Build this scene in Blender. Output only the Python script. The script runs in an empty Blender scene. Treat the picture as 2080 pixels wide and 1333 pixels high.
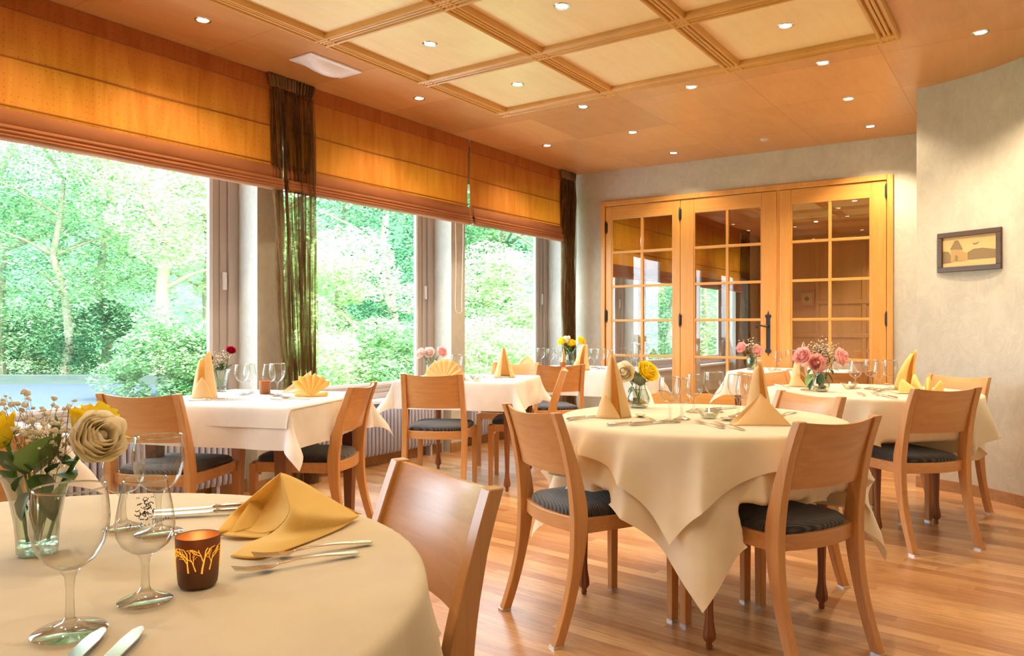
import bpy, bmesh, math, random
from mathutils import Vector, Matrix, noise
from math import sin, cos, pi, radians, sqrt, atan2, exp

# ------------------------------------------------------------------ camera, sky, sun, exposure
S = bpy.context.scene
COL = S.collection
CAM_H = 1.12
F_PX = 1545.0
cam = bpy.data.cameras.new('camera'); cam.sensor_width = 36.0; cam.lens = 36.0*F_PX/2080.0
cam.clip_start = 0.02; cam.clip_end = 300
camo = bpy.data.objects.new('camera', cam); COL.objects.link(camo)
camo.location = (0, 0, CAM_H); camo.rotation_euler = (pi/2, 0, 0)
S.camera = camo
S.view_settings.view_transform = 'Standard'
S.view_settings.look = 'None'
S.view_settings.gamma = 1.0
S.view_settings.exposure = 0.33
S.view_settings.use_curve_mapping = False
S.cycles.use_denoising = True
S.cycles.max_bounces = 9
S.cycles.diffuse_bounces = 4
S.cycles.glossy_bounces = 3
S.cycles.transmission_bounces = 6
S.cycles.transparent_max_bounces = 24
S.cycles.caustics_reflective = False
S.cycles.caustics_refractive = False
S.cycles.sample_clamp_indirect = 6.0

W = bpy.data.worlds.new('sky'); S.world = W; W.use_nodes = True
nt = W.node_tree; nt.nodes.clear()
wo = nt.nodes.new('ShaderNodeOutputWorld'); bg = nt.nodes.new('ShaderNodeBackground')
sky = nt.nodes.new('ShaderNodeTexSky'); sky.sky_type = 'NISHITA'; sky.sun_disc = False
sky.sun_elevation = radians(48); sky.sun_rotation = radians(120); sky.air_density = 1.0; sky.dust_density = 4.0
mixc = nt.nodes.new('ShaderNodeMixRGB'); mixc.inputs[0].default_value = 0.75
mixc.inputs[2].default_value = (0.76, 0.87, 1.0, 1)
SKY_K = 11.0
scl = nt.nodes.new('ShaderNodeVectorMath'); scl.operation = 'SCALE'; scl.inputs['Scale'].default_value = 0.22
nt.links.new(sky.outputs[0], scl.inputs[0]); nt.links.new(scl.outputs[0], mixc.inputs[1])
nt.links.new(mixc.outputs[0], bg.inputs[0]); bg.inputs[1].default_value = SKY_K
nt.links.new(bg.outputs[0], wo.inputs[0])

SUN_E = 9.0
sl = bpy.data.lights.new('sun', 'SUN'); sl.energy = SUN_E; sl.angle = 0.01; sl.color = (1, .95, .85)
so = bpy.data.objects.new('sun', sl); COL.objects.link(so)
SUN_DIR = Vector((-0.62, 0.35, -0.85)).normalized()       # direction of travel: over the house roof onto the garden
so.rotation_euler = SUN_DIR.to_track_quat('-Z', 'Y').to_euler()
SPOT_W = 30.0

# ------------------------------------------------------------------ frames of reference
O = Vector((-2.392, 3.915, 0))
TH = radians(-34.66)                    # room axes: local x = w (away from the windows), local y = u (down the room)
Wd = Vector((cos(TH), sin(TH), 0)); Ud = Vector((-sin(TH), cos(TH), 0))
CEIL = 2.81
def rm(u, w, z=0): return O + u*Ud + w*Wd + Vector((0, 0, z))
def on(px, py, z=0.757):                # point of a horizontal surface of height z seen in the photograph at (px, py)
    d = F_PX*(CAM_H-z)/(py-667.0)
    return Vector(((px-1040)/F_PX*d, d, z))

# ------------------------------------------------------------------ helpers
def lin(h):
    h = h.lstrip('#'); r = []
    for i in (0, 2, 4):
        c = int(h[i:i+2], 16)/255
        r.append(c/12.92 if c <= .04045 else ((c+.055)/1.055)**2.4)
    return (*r, 1)

def newmat(name):
    m = bpy.data.materials.new(name); m.use_nodes = True
    n = m.node_tree.nodes; n.clear()
    o = n.new('ShaderNodeOutputMaterial')
    return m, n, m.node_tree.links, o

def pbr(name, col, rough=.5, metal=0, spec=.5, coat=0, sheen=0):
    m, n, l, o = newmat(name)
    b = n.new('ShaderNodeBsdfPrincipled'); l.new(b.outputs[0], o.inputs[0])
    b.inputs['Base Color'].default_value = lin(col) if isinstance(col, str) else col
    b.inputs['Roughness'].default_value = rough; b.inputs['Metallic'].default_value = metal
    b.inputs['Specular IOR Level'].default_value = spec
    b.inputs['Coat Weight'].default_value = coat; b.inputs['Sheen Weight'].default_value = sheen
    m['b'] = 1
    return m
def bsdf(m): return next(x for x in m.node_tree.nodes if x.type == 'BSDF_PRINCIPLED')

def coords(n, l, scale=(1, 1, 1), rand=True, rot=(0, 0, 0)):
    tc = n.new('ShaderNodeTexCoord'); mp = n.new('ShaderNodeMapping')
    mp.inputs['Scale'].default_value = scale; mp.inputs['Rotation'].default_value = rot
    if rand:
        oi = n.new('ShaderNodeObjectInfo'); mu = n.new('ShaderNodeMath'); mu.operation = 'MULTIPLY'; mu.inputs[1].default_value = 17.0
        l.new(oi.outputs['Random'], mu.inputs[0])
        ad = n.new('ShaderNodeVectorMath'); ad.operation = 'ADD'
        l.new(tc.outputs['Object'], ad.inputs[0]); l.new(mu.outputs[0], ad.inputs[1])
        l.new(ad.outputs[0], mp.inputs[0])
    else:
        l.new(tc.outputs['Object'], mp.inputs[0])
    return mp
def ramp(n, stops):
    r = n.new('ShaderNodeValToRGB'); e = r.color_ramp.elements
    while len(e) < len(stops): e.new(.5)
    for i, (p, c) in enumerate(stops):
        e[i].position = p; e[i].color = lin(c) if isinstance(c, str) else c
    return r
def noise_n(n, scale=5, detail=4, rough=.55, dist=0):
    t = n.new('ShaderNodeTexNoise'); t.inputs['Scale'].default_value = scale; t.inputs['Detail'].default_value = detail
    t.inputs['Roughness'].default_value = rough; t.inputs['Distortion'].default_value = dist
    return t
def bump(n, l, src, b, strength=.2, dist=.01):
    bp = n.new('ShaderNodeBump'); bp.inputs['Strength'].default_value = strength; bp.inputs['Distance'].default_value = dist
    l.new(src, bp.inputs['Height']); l.new(bp.outputs[0], b.inputs['Normal'])

def wood(name, c1, c2, axis='z', rough=.35, coat=.2, fine=55, rand=True, k=1.0):
    m = pbr(name, c1, rough, coat=coat); n = m.node_tree.nodes; l = m.node_tree.links; b = bsdf(m)
    b.inputs['Coat Roughness'].default_value = .25
    sc = {'x': (.06, 1, 1), 'y': (1, .06, 1), 'z': (1, 1, .06)}[axis]
    mp = coords(n, l, tuple(a*k for a in sc), rand)
    t1 = noise_n(n, fine, 3, .6, .6); t2 = noise_n(n, 5, 2, .5, 1.2)
    l.new(mp.outputs[0], t1.inputs[0]); l.new(mp.outputs[0], t2.inputs[0])
    mx = n.new('ShaderNodeMixRGB'); mx.inputs[0].default_value = .55
    l.new(t1.outputs['Fac'], mx.inputs[1]); l.new(t2.outputs['Fac'], mx.inputs[2])
    r = ramp(n, [(.3, c2), (.7, c1)]); l.new(mx.outputs[0], r.inputs[0]); l.new(r.outputs[0], b.inputs['Base Color'])
    bump(n, l, t1.outputs['Fac'], b, .05, .002)
    return m

def thin_glass(name, tint=(1, 1, 1, 1), rough=0.0, ior=1.5, extra=0.0, power=5, edge=None):
    m, n, l, o = newmat(name)
    tr = n.new('ShaderNodeBsdfTransparent'); tr.inputs[0].default_value = tint
    gl = n.new('ShaderNodeBsdfGlossy'); gl.inputs['Roughness'].default_value = rough
    # Schlick reflectance from the facing angle, the same from both sides of the sheet
    f0 = ((ior-1)/(ior+1))**2
    lw = n.new('ShaderNodeLayerWeight'); lw.inputs[0].default_value = .5
    pw = n.new('ShaderNodeMath'); pw.operation = 'POWER'; pw.inputs[1].default_value = power
    ad = n.new('ShaderNodeMath'); ad.operation = 'MULTIPLY_ADD'; ad.inputs[1].default_value = 1-f0-extra; ad.inputs[2].default_value = f0+extra; ad.use_clamp = True
    mx = n.new('ShaderNodeMixShader'); l.new(lw.outputs['Facing'], pw.inputs[0]); l.new(pw.outputs[0], ad.inputs[0]); l.new(ad.outputs[0], mx.inputs[0])
    if edge:      # glass looks denser where the wall is seen edge on
        p3 = n.new('ShaderNodeMath'); p3.operation = 'POWER'; p3.inputs[1].default_value = 3.2; l.new(lw.outputs['Facing'], p3.inputs[0])
        ec = n.new('ShaderNodeMixRGB'); ec.inputs[1].default_value = tint; ec.inputs[2].default_value = edge
        l.new(p3.outputs[0], ec.inputs[0]); l.new(ec.outputs[0], tr.inputs[0])
    l.new(tr.outputs[0], mx.inputs[1]); l.new(gl.outputs[0], mx.inputs[2]); l.new(mx.outputs[0], o.inputs[0])
    return m

def cloth_mat(name, col, weave=900, trans=.15, rough=.85, var=.06, tcol=None):
    m, n, l, o = newmat(name)
    b = n.new('ShaderNodeBsdfPrincipled'); b.inputs['Roughness'].default_value = rough
    b.inputs['Specular IOR Level'].default_value = .2; b.inputs['Sheen Weight'].default_value = .15
    mp = coords(n, l, (1, 1, 1)); t = noise_n(n, 6, 3, .5); l.new(mp.outputs[0], t.inputs[0])
    c = lin(col); c2 = tuple(x*(1-var*2) for x in c[:3]) + (1,)
    r = ramp(n, [(.3, c2), (.65, c)]); l.new(t.outputs['Fac'], r.inputs[0]); l.new(r.outputs[0], b.inputs['Base Color'])
    tw = noise_n(n, weave, 1, .5); l.new(mp.outputs[0], tw.inputs[0])
    bump(n, l, tw.outputs['Fac'], b, .08, .0008)
    td = n.new('ShaderNodeBsdfTranslucent'); mx = n.new('ShaderNodeMixShader'); mx.inputs[0].default_value = trans
    if tcol: td.inputs[0].default_value = lin(tcol)
    else: l.new(r.outputs[0], td.inputs[0])
    l.new(b.outputs[0], mx.inputs[1]); l.new(td.outputs[0], mx.inputs[2]); l.new(mx.outputs[0], o.inputs[0])
    return m

class MB:
    """collects geometry for ONE mesh"""
    def __init__(s): s.v = []; s.f = []; s.mi = []; s.cur = 0
    def add(s, vs, fs):
        b = len(s.v); s.v += [tuple(x) for x in vs]; s.f += [tuple(i+b for i in f) for f in fs]; s.mi += [s.cur]*len(fs)
        return s
    def box(s, x0, x1, y0, y1, z0, z1, M=None):
        vs = [Vector((x, y, z)) for z in (z0, z1) for y in (y0, y1) for x in (x0, x1)]
        if M: vs = [M @ p for p in vs]
        return s.add(vs, [(0, 2, 3, 1), (4, 5, 7, 6), (0, 1, 5, 4), (2, 6, 7, 3), (0, 4, 6, 2), (1, 3, 7, 5)])
    def grid(s, fn, nu, nv, cu=False, cv=False):
        vs = [fn(i/(nu if cu else nu-1), j/(nv if cv else nv-1)) for j in range(nv) for i in range(nu)]
        fs = []
        for j in range(nv if cv else nv-1):
            for i in range(nu if cu else nu-1):
                a = j*nu+i; b = j*nu+(i+1) % nu; c = ((j+1) % nv)*nu+(i+1) % nu; d = ((j+1) % nv)*nu+i
                fs.append((a, b, c, d))
        return s.add(vs, fs)
    def lathe(s, prof, seg=24, c=(0, 0, 0), flute=0, nf=8, M=None):
        vs = []
        for r, z in prof:
            for k in range(seg):
                a = 2*pi*k/seg; rr = r*(1-flute*(.5+.5*cos(nf*a)))
                p = Vector((c[0]+rr*cos(a), c[1]+rr*sin(a), c[2]+z)); vs.append(M @ p if M else p)
        fs = []
        for j in range(len(prof)-1):
            for k in range(seg):
                fs.append((j*seg+k, j*seg+(k+1) % seg, (j+1)*seg+(k+1) % seg, (j+1)*seg+k))
        return s.add(vs, fs)
    def tube(s, pts, rad, seg=8, cap=True, flat=1.0):
        pts = [Vector(p) for p in pts]; n = len(pts)
        if not hasattr(rad, '__len__'): rad = [rad]*n
        vs = []; up = Vector((0, 0, 1))
        t0 = (pts[1]-pts[0]).normalized(); a = t0.cross(up)
        if a.length < .1: a = t0.cross(Vector((1, 0, 0)))
        a.normalize()
        for i in range(n):
            t = (pts[min(i+1, n-1)]-pts[max(i-1, 0)])
            t = t.normalized() if t.length > 1e-9 else t0
            a = (a - t*a.dot(t)); a.normalize(); b = t.cross(a)
            for k in range(seg):
                q = 2*pi*k/seg; vs.append(pts[i]+rad[i]*(cos(q)*a+sin(q)*b*flat))
        fs = [(i*seg+k, i*seg+(k+1) % seg, (i+1)*seg+(k+1) % seg, (i+1)*seg+k) for i in range(n-1) for k in range(seg)]
        if cap: fs += [tuple(range(seg-1, -1, -1)), tuple((n-1)*seg+k for k in range(seg))]
        return s.add(vs, fs)
    def rail(s, pts, hw, hh, up=Vector((0, 0, 1))):
        """rectangular section swept along pts; hw/hh half sizes (number or list)"""
        pts = [Vector(p) for p in pts]; n = len(pts); vs = []
        if not hasattr(hw, '__len__'): hw = [hw]*n
        if not hasattr(hh, '__len__'): hh = [hh]*n
        for i in range(n):
            t = (pts[min(i+1, n-1)]-pts[max(i-1, 0)]).normalized()
            a = t.cross(up).normalized(); b = a.cross(t).normalized()
            for sa, sb in ((-1, -1), (1, -1), (1, 1), (-1, 1)): vs.append(pts[i]+a*hw[i]*sa+b*hh[i]*sb)
        fs = [(i*4+k, i*4+(k+1) % 4, (i+1)*4+(k+1) % 4, (i+1)*4+k) for i in range(n-1) for k in range(4)]
        fs += [(3, 2, 1, 0), tuple((n-1)*4+k for k in range(4))]
        return s.add(vs, fs)
    def ico(s, c, r, sub=1, sz=1.0):
        bm = bmesh.new(); bmesh.ops.create_icosphere(bm, subdivisions=sub, radius=r)
        vs = [(v.co.x+c[0], v.co.y+c[1], v.co.z*sz+c[2]) for v in bm.verts]; fs = [tuple(v.index for v in f.verts) for f in bm.faces]
        bm.free(); return s.add(vs, fs)
    def disc(s, c, r, seg=24, up=1):
        vs = [(c[0]+r*cos(2*pi*k/seg), c[1]+r*sin(2*pi*k/seg), c[2]) for k in range(seg)]
        return s.add(vs, [tuple(range(seg)) if up > 0 else tuple(range(seg-1, -1, -1))])
    def poly(s, pts, th, M=None):
        """flat polygon in xz extruded along y by th"""
        n = len(pts); vs = [Vector((x, 0, z)) for x, z in pts]+[Vector((x, th, z)) for x, z in pts]
        if M: vs = [M @ p for p in vs]
        fs = [tuple(range(n)), tuple(range(2*n-1, n-1, -1))]+[(i, i+n, (i+1) % n+n, (i+1) % n) for i in range(n)]
        return s.add(vs, fs)
    def build(s, name, mat, parent=None, smooth=True, bevel=0, solid=0, recalc=True, loc=None, rotz=None, sub=0, angle=35, seg=2):
        me = bpy.data.meshes.new(name); me.from_pydata(s.v, [], s.f)
        mats = mat if isinstance(mat, (list, tuple)) else [mat]
        for m in mats: me.materials.append(m)
        if len(mats) > 1: me.polygons.foreach_set('material_index', s.mi)
        if recalc:
            bm = bmesh.new(); bm.from_mesh(me); bmesh.ops.recalc_face_normals(bm, faces=bm.faces); bm.to_mesh(me); bm.free()
        if smooth:
            me.polygons.foreach_set('use_smooth', [True]*len(me.polygons))
            if angle: me.set_sharp_from_angle(angle=radians(angle))
        me.update()
        o = bpy.data.objects.new(name, me); COL.objects.link(o)
        if parent: o.parent = parent
        if loc is not None: o.location = loc
        if rotz is not None: o.rotation_euler = (0, 0, rotz)
        if solid:
            q = o.modifiers.new('solid', 'SOLIDIFY'); q.thickness = solid; q.offset = 0
        if bevel:
            q = o.modifiers.new('bevel', 'BEVEL'); q.width = bevel; q.segments = seg; q.limit_method = 'ANGLE'; q.angle_limit = radians(40)
        if sub:
            q = o.modifiers.new('sub', 'SUBSURF'); q.levels = sub; q.render_levels = sub
        return o

def tag(o, label=None, cat=None, group=None, kind=None):
    if label: o['label'] = label
    if cat: o['category'] = cat
    if group: o['group'] = group
    if kind: o['kind'] = kind
    return o
def thing(name, label, cat, loc=(0, 0, 0), rotz=0, group=None):
    o = bpy.data.objects.new(name, None); COL.objects.link(o); o.empty_display_size = .05
    o.location = loc; o.rotation_euler = (0, 0, rotz)
    return tag(o, label, cat, group)
KIDS = {}
def clone(root, loc, rotz, label, group=None, scale=None):
    def rec(o, par):
        c = o.copy(); COL.objects.link(c)
        if par: c.parent = par
        for ch in o.children: rec(ch, c)
        return c
    r = rec(root, None); r.location = loc; r.rotation_euler = (0, 0, rotz)
    r['label'] = label
    if group: r['group'] = group
    if scale: r.scale = (scale, scale, scale) if not hasattr(scale, '__len__') else scale
    return r
class Kind:
    """first placement moves the template itself, later ones are copies"""
    def __init__(s, root): s.root = root; s.used = False
    def put(s, loc, rotz, label, group=None, scale=None):
        if not s.used:
            s.used = True; r = s.root; r.location = loc; r.rotation_euler = (0, 0, rotz); r['label'] = label
            if group: r['group'] = group
            if scale: r.scale = (scale, scale, scale) if not hasattr(scale, '__len__') else scale
            return r
        return clone(s.root, loc, rotz, label, group, scale)
def struct(name, mb, mat, **k):
    o = mb.build(name, mat, **k); o['kind'] = 'structure'; return o
def rstruct(name, mb, mat, smooth=False, **k):       # built in room axes
    o = struct(name, mb, mat, smooth=smooth, **k); o.location = O; o.rotation_euler = (0, 0, TH); return o

# ------------------------------------------------------------------ materials
M = {}
M['beech'] = wood('beech', '#d6a066', '#b98048', 'z')
M['beech_x'] = wood('beech_side', '#d6a066', '#ba8149', 'x', coat=.35)
M['beech_y'] = wood('beech_rail', '#d49d63', '#b87e46', 'y')
M['dark_leg'] = wood('dark_oak', '#955a33', '#63371b', 'z', .3)
M['table_wood'] = wood('table_wood', '#80502c', '#5f3519', 'x', .4)
M['chrome'] = pbr('chrome', (.75, .75, .76, 1), .22, 1)
M['steel'] = pbr('steel', (.78, .74, .68, 1), .16, 1)
M['gilt'] = pbr('gilded_steel', (.74, .62, .47, 1), .26, 1)
M['iron'] = pbr('wrought_iron', '#3c3a40', .5, .7)
M['white_paint'] = pbr('white_enamel', '#e6e4e6', .35)
M['lamp_glass'] = pbr('glass_clear', (1, 1, 1, 1), .02); bsdf(M['lamp_glass']).inputs['Transmission Weight'].default_value = 1; bsdf(M['lamp_glass']).inputs['IOR'].default_value = 1.45
M['solid_glass'] = thin_glass('thick_clear_glass', (.95, .95, .93, 1), .02, 1.5, .05, 2.2, (.45, .45, .40, 1))
M['thin'] = thin_glass('wine_glass_thin', (.97, .97, .96, 1), 0, 1.45, .03, 3.0, (.42, .42, .38, 1))
M['rim'] = thin_glass('glass_rim', (.9, .98, .93, 1), .08, 1.6, .55)
M['vase'] = thin_glass('vase_glass', (.94, .96, .93, 1), 0, 1.5, .04, 3.4, (.45, .48, .42, 1))
M['window_glass'] = thin_glass('window_glass', (.96, .985, .97, 1), 0, 1.45, 0)
M['door_glass'] = thin_glass('door_glass', (.93, .93, .93, 1), 0, 1.5, .03)
M['water'] = thin_glass('water', (.88, .93, .88, 1), 0, 1.33, .0)
M['leaf'] = pbr('rose_leaf', '#33561a', .45)
M['leaf_l'] = pbr('pale_leaf', '#7ea05a', .5)
M['stem'] = pbr('green_stem', '#5d8a2c', .5)
M['dry_stem'] = pbr('brown_stem', '#6a5a30', .6)
def petal(name, c1, c2, tr=.42):
    m, n, l, o = newmat(name)
    b = n.new('ShaderNodeBsdfPrincipled'); b.inputs['Roughness'].default_value = .6; b.inputs['Specular IOR Level'].default_value = .2
    lw = n.new('ShaderNodeLayerWeight'); lw.inputs[0].default_value = .5
    r = ramp(n, [(.1, c1), (.8, c2)]); l.new(lw.outputs['Facing'], r.inputs[0]); l.new(r.outputs[0], b.inputs['Base Color'])
    td = n.new('ShaderNodeBsdfTranslucent'); l.new(r.outputs[0], td.inputs[0])
    mx = n.new('ShaderNodeMixShader'); mx.inputs[0].default_value = tr
    l.new(b.outputs[0], mx.inputs[1]); l.new(td.outputs[0], mx.inputs[2]); l.new(mx.outputs[0], o.inputs[0])
    return m
M['p_yellow'] = petal('yellow_petal', '#fff050', '#ffe020')
M['p_white'] = petal('cream_petal', '#fffaf0', '#fbeecb')
M['p_red'] = petal('red_petal', '#c60f3a', '#8e0722')
M['p_pink'] = petal('pink_petal', '#f9b4be', '#fbdccf')
M['p_pale'] = petal('pale_pink_petal', '#fbdcd8', '#f6ece0')
M['p_gyp'] = petal('gypsophila_petal', '#fffaf0', '#f6ecd4')
M['cloth'] = cloth_mat('white_tablecloth', '#f7f3ee', trans=.18)
M['cloth_warm'] = cloth_mat('lamp_warmed_tablecloth', '#f4e6c9', trans=.18)  # white cloth with the warm lamp light worked into its colour
M['napkin'] = cloth_mat('yellow_napkin', '#ffdf86', trans=.25, tcol='#fbc54e')
M['napkin_p'] = cloth_mat('peach_napkin', '#fbdfa8', trans=.3, tcol='#f9cc78')
M['napkin_w'] = cloth_mat('pale_napkin', '#f2e2c4', trans=.25)

def mk_seat():
    m = pbr('ribbed_dark_fabric', '#2f2d33', .8, sheen=.3); n = m.node_tree.nodes; l = m.node_tree.links; b = bsdf(m)
    mp = coords(n, l, (1, 1, 1), False, (0, 0, radians(18)))
    wv = n.new('ShaderNodeTexWave'); wv.inputs['Scale'].default_value = 32; wv.inputs['Distortion'].default_value = .6; wv.bands_direction = 'Y'
    l.new(mp.outputs[0], wv.inputs[0])
    r = ramp(n, [(.25, '#15151b'), (.6, '#2c2d36'), (.85, '#4d4438')]); l.new(wv.outputs['Fac'], r.inputs[0]); l.new(r.outputs[0], b.inputs['Base Color'])
    bump(n, l, wv.outputs['Fac'], b, .5, .003)
    return m
M['seat'] = mk_seat()

def mk_plaster():
    m = pbr('trowelled_plaster', '#b5a796', .8); n = m.node_tree.nodes; l = m.node_tree.links; b = bsdf(m)
    mp = coords(n, l, (1, 1, 1), False); t1 = noise_n(n, 1.3, 5, .6, .5); l.new(mp.outputs[0], t1.inputs[0])
    mp2 = coords(n, l, (1, 1, .6), False, (.5, .7, .9)); t2 = noise_n(n, 9, 8, .72, 2.2); l.new(mp2.outputs[0], t2.inputs[0])
    mx = n.new('ShaderNodeMixRGB'); mx.inputs[0].default_value = .45; l.new(t1.outputs['Fac'], mx.inputs[1]); l.new(t2.outputs['Fac'], mx.inputs[2])
    r = ramp(n, [(.30, '#aeaa9e'), (.5, '#c2bdb0'), (.70, '#d3cfc2')]); l.new(mx.outputs[0], r.inputs[0])
    t3 = noise_n(n, 2.3, 5, .7, 2.5); l.new(mp2.outputs[0], t3.inputs[0]); r3 = ramp(n, [(.67, (0, 0, 0, 1)), (.76, (1, 1, 1, 1))]); l.new(t3.outputs['Fac'], r3.inputs[0])
    mu = n.new('ShaderNodeMixRGB'); mu.blend_type = 'MULTIPLY'; mu.inputs[0].default_value = .55
    l.new(r3.outputs[0], mu.inputs[1]); l.new(t2.outputs['Fac'], mu.inputs[2])
    m3 = n.new('ShaderNodeMixRGB'); m3.inputs[2].default_value = lin('#b98d6c')
    l.new(mu.outputs[0], m3.inputs[0]); l.new(r.outputs[0], m3.inputs[1]); l.new(m3.outputs[0], b.inputs['Base Color'])
    bump(n, l, t2.outputs['Fac'], b, .25, .01)
    return m
M['plaster'] = mk_plaster()
M['reveal'] = pbr('smooth_render', '#c9c6c8', .8)

def mk_floor():
    m = pbr('oak_parquet', '#c08a52', .3, coat=.15); n = m.node_tree.nodes; l = m.node_tree.links; b = bsdf(m)
    mp = coords(n, l, (1, 1, 1), False)
    def brick(w, h, off, c1, c2, mort):
        t = n.new('ShaderNodeTexBrick'); t.inputs['Scale'].default_value = 1; t.inputs['Brick Width'].default_value = w
        t.inputs['Row Height'].default_value = h; t.inputs['Mortar Size'].default_value = mort; t.inputs['Mortar Smooth'].default_value = 1
        t.offset = off; t.offset_frequency = 3; t.squash = 1.35; t.squash_frequency = 2
        t.inputs['Color1'].default_value = lin(c1); t.inputs['Color2'].default_value = lin(c2); t.inputs['Mortar'].default_value = lin('#8a5c36')
        l.new(mp.outputs[0], t.inputs[0]); return t
    t1 = brick(.42, .066, .37, '#b78150', '#cf9c66', .0009)
    t2 = brick(.84, .066, .61, '#9b6334', '#e6bb86', 0)
    mx = n.new('ShaderNodeMixRGB'); mx.inputs[0].default_value = .55; l.new(t1.outputs[0], mx.inputs[1]); l.new(t2.outputs[0], mx.inputs[2])
    mg = coords(n, l, (.08, 1, 1), False); g = noise_n(n, 60, 4, .65, .8); l.new(mg.outputs[0], g.inputs[0])
    r = ramp(n, [(.25, '#b08a68'), (.6, '#ffffff')]); l.new(g.outputs['Fac'], r.inputs[0])
    mu = n.new('ShaderNodeMixRGB'); mu.blend_type = 'MULTIPLY'; mu.inputs[0].default_value = .6
    l.new(mx.outputs[0], mu.inputs[1]); l.new(r.outputs[0], mu.inputs[2]); l.new(mu.outputs[0], b.inputs['Base Color'])
    b.inputs['Coat Roughness'].default_value = .2
    bump(n, l, g.outputs['Fac'], b, .06, .002)
    return m
M['floor'] = mk_floor()

def mk_ceiling(name, c1, c2, seams):
    m = pbr(name, c1, .38, coat=.15); n = m.node_tree.nodes; l = m.node_tree.links; b = bsdf(m)
    b.inputs['Coat Roughness'].default_value = .3
    mp = coords(n, l, (1, .07, 1), False); t1 = noise_n(n, 22, 5, .6, .8); l.new(mp.outputs[0], t1.inputs[0])
    mp2 = coords(n, l, (1, .5, 1), False); t2 = noise_n(n, 3, 4, .6, 1.5); l.new(mp2.outputs[0], t2.inputs[0])
    mx = n.new('ShaderNodeMixRGB'); mx.inputs[0].default_value = .55; l.new(t1.outputs['Fac'], mx.inputs[1]); l.new(t2.outputs['Fac'], mx.inputs[2])
    r = ramp(n, [(.3, c2), (.68, c1)]); l.new(mx.outputs[0], r.inputs[0])
    last = r.outputs[0]
    if seams:
        mps = coords(n, l, (1, 1, 1), False)
        mps.inputs['Location'].default_value = (0.035, -.12, 0)
        t = n.new('ShaderNodeTexBrick'); t.inputs['Scale'].default_value = 1; t.offset = 0
        t.inputs['Brick Width'].default_value = .86*1.0; t.inputs['Row Height'].default_value = .79
        t.inputs['Mortar Size'].default_value = .0022; t.inputs['Mortar Smooth'].default_value = .3
        t.inputs['Color1'].default_value = (.80, .75, .70, 1); t.inputs['Color2'].default_value = (1, 1, 1, 1); t.inputs['Mortar'].default_value = (.5, .4, .3, 1)
        l.new(mps.outputs[0], t.inputs[0])
        mu = n.new('ShaderNodeMixRGB'); mu.blend_type = 'MULTIPLY'; mu.inputs[0].default_value = 1
        l.new(last, mu.inputs[1]); l.new(t.outputs[0], mu.inputs[2]); last = mu.outputs[0]
    l.new(last, b.inputs['Base Color'])
    return m
M['ceil'] = mk_ceiling('ceiling_veneer', '#dba56a', '#ca9054', True)
M['coffer'] = mk_ceiling('coffer_veneer', '#efd6a6', '#e4c48e', False)  # slightly different veneer, lightened so its colour also holds the window sheen
M['mould'] = wood('moulding_wood', '#d8a658', '#c68f40', 'y', .4, rand=False, k=.3, fine=30)
M['door'] = wood('door_pine', '#dca257', '#c9893e', 'z', .35, rand=False)
M['door_h'] = wood('door_pine_rail', '#dca257', '#c9893e', 'x', .35, rand=False)
M['panel'] = wood('wall_panelling', '#dba868', '#ca9452', 'z', .4, rand=False)
M['skirt'] = wood('skirting_oak', '#b88a58', '#8f6438', 'x', .45, rand=False)
M['frame_t'] = pbr('taupe_window_frame', '#b5a9a2', .5)
M['frame_w'] = pbr('white_window_bead', '#e2e2e4', .4)
M['rad'] = pbr('radiator_enamel', '#b4b3c4', .35)

def mk_blind(name, dots):
    m, n, l, o = newmat(name)
    mp = coords(n, l, (1, 1, 1), False)
    t = noise_n(n, 7, 4, .6, 1.0)
    mps = coords(n, l, (1.6, 1.6, .25), False); l.new(mps.outputs[0], t.inputs[0])
    rc = ramp(n, [(.3, '#c0723a'), (.7, '#cd8046')]); l.new(t.outputs['Fac'], rc.inputs[0])
    rt = ramp(n, [(.3, '#b45c0e'), (.7, '#cf7a1e')]); l.new(t.outputs['Fac'], rt.inputs[0])
    d = n.new('ShaderNodeBsdfDiffuse'); tr = n.new('ShaderNodeBsdfTranslucent')
    mx = n.new('ShaderNodeMixShader'); mx.inputs[0].default_value = .42
    src_c, src_t = rc.outputs[0], rt.outputs[0]
    if dots:
        v = n.new('ShaderNodeTexVoronoi'); v.inputs['Scale'].default_value = 30; v.inputs['Randomness'].default_value = .12
        mpd = coords(n, l, (0.01, 1, 1), False); l.new(mpd.outputs[0], v.inputs[0])
        r = ramp(n, [(.08, (.66, .58, .5, 1)), (.12, (1, 1, 1, 1))]); l.new(v.outputs['Distance'], r.inputs[0])
        outs = []
        for s_ in (src_c, src_t):
            mu = n.new('ShaderNodeMixRGB'); mu.blend_type = 'MULTIPLY'; mu.inputs[0].default_value = 1
            l.new(s_, mu.inputs[1]); l.new(r.outputs[0], mu.inputs[2]); outs.append(mu.outputs[0])
        src_c, src_t = outs
    l.new(src_c, d.inputs[0]); l.new(src_t, tr.inputs[0])
    l.new(d.outputs[0], mx.inputs[1]); l.new(tr.outputs[0], mx.inputs[2]); l.new(mx.outputs[0], o.inputs[0])
    return m
M['blind_dot'] = mk_blind('dotted_orange_blind', True)
M['blind'] = mk_blind('plain_orange_blind', False)
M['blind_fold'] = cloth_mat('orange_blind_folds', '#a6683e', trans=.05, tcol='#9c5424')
M['blind_seam'] = pbr('blind_seam', '#9c5418', .8)

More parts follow.
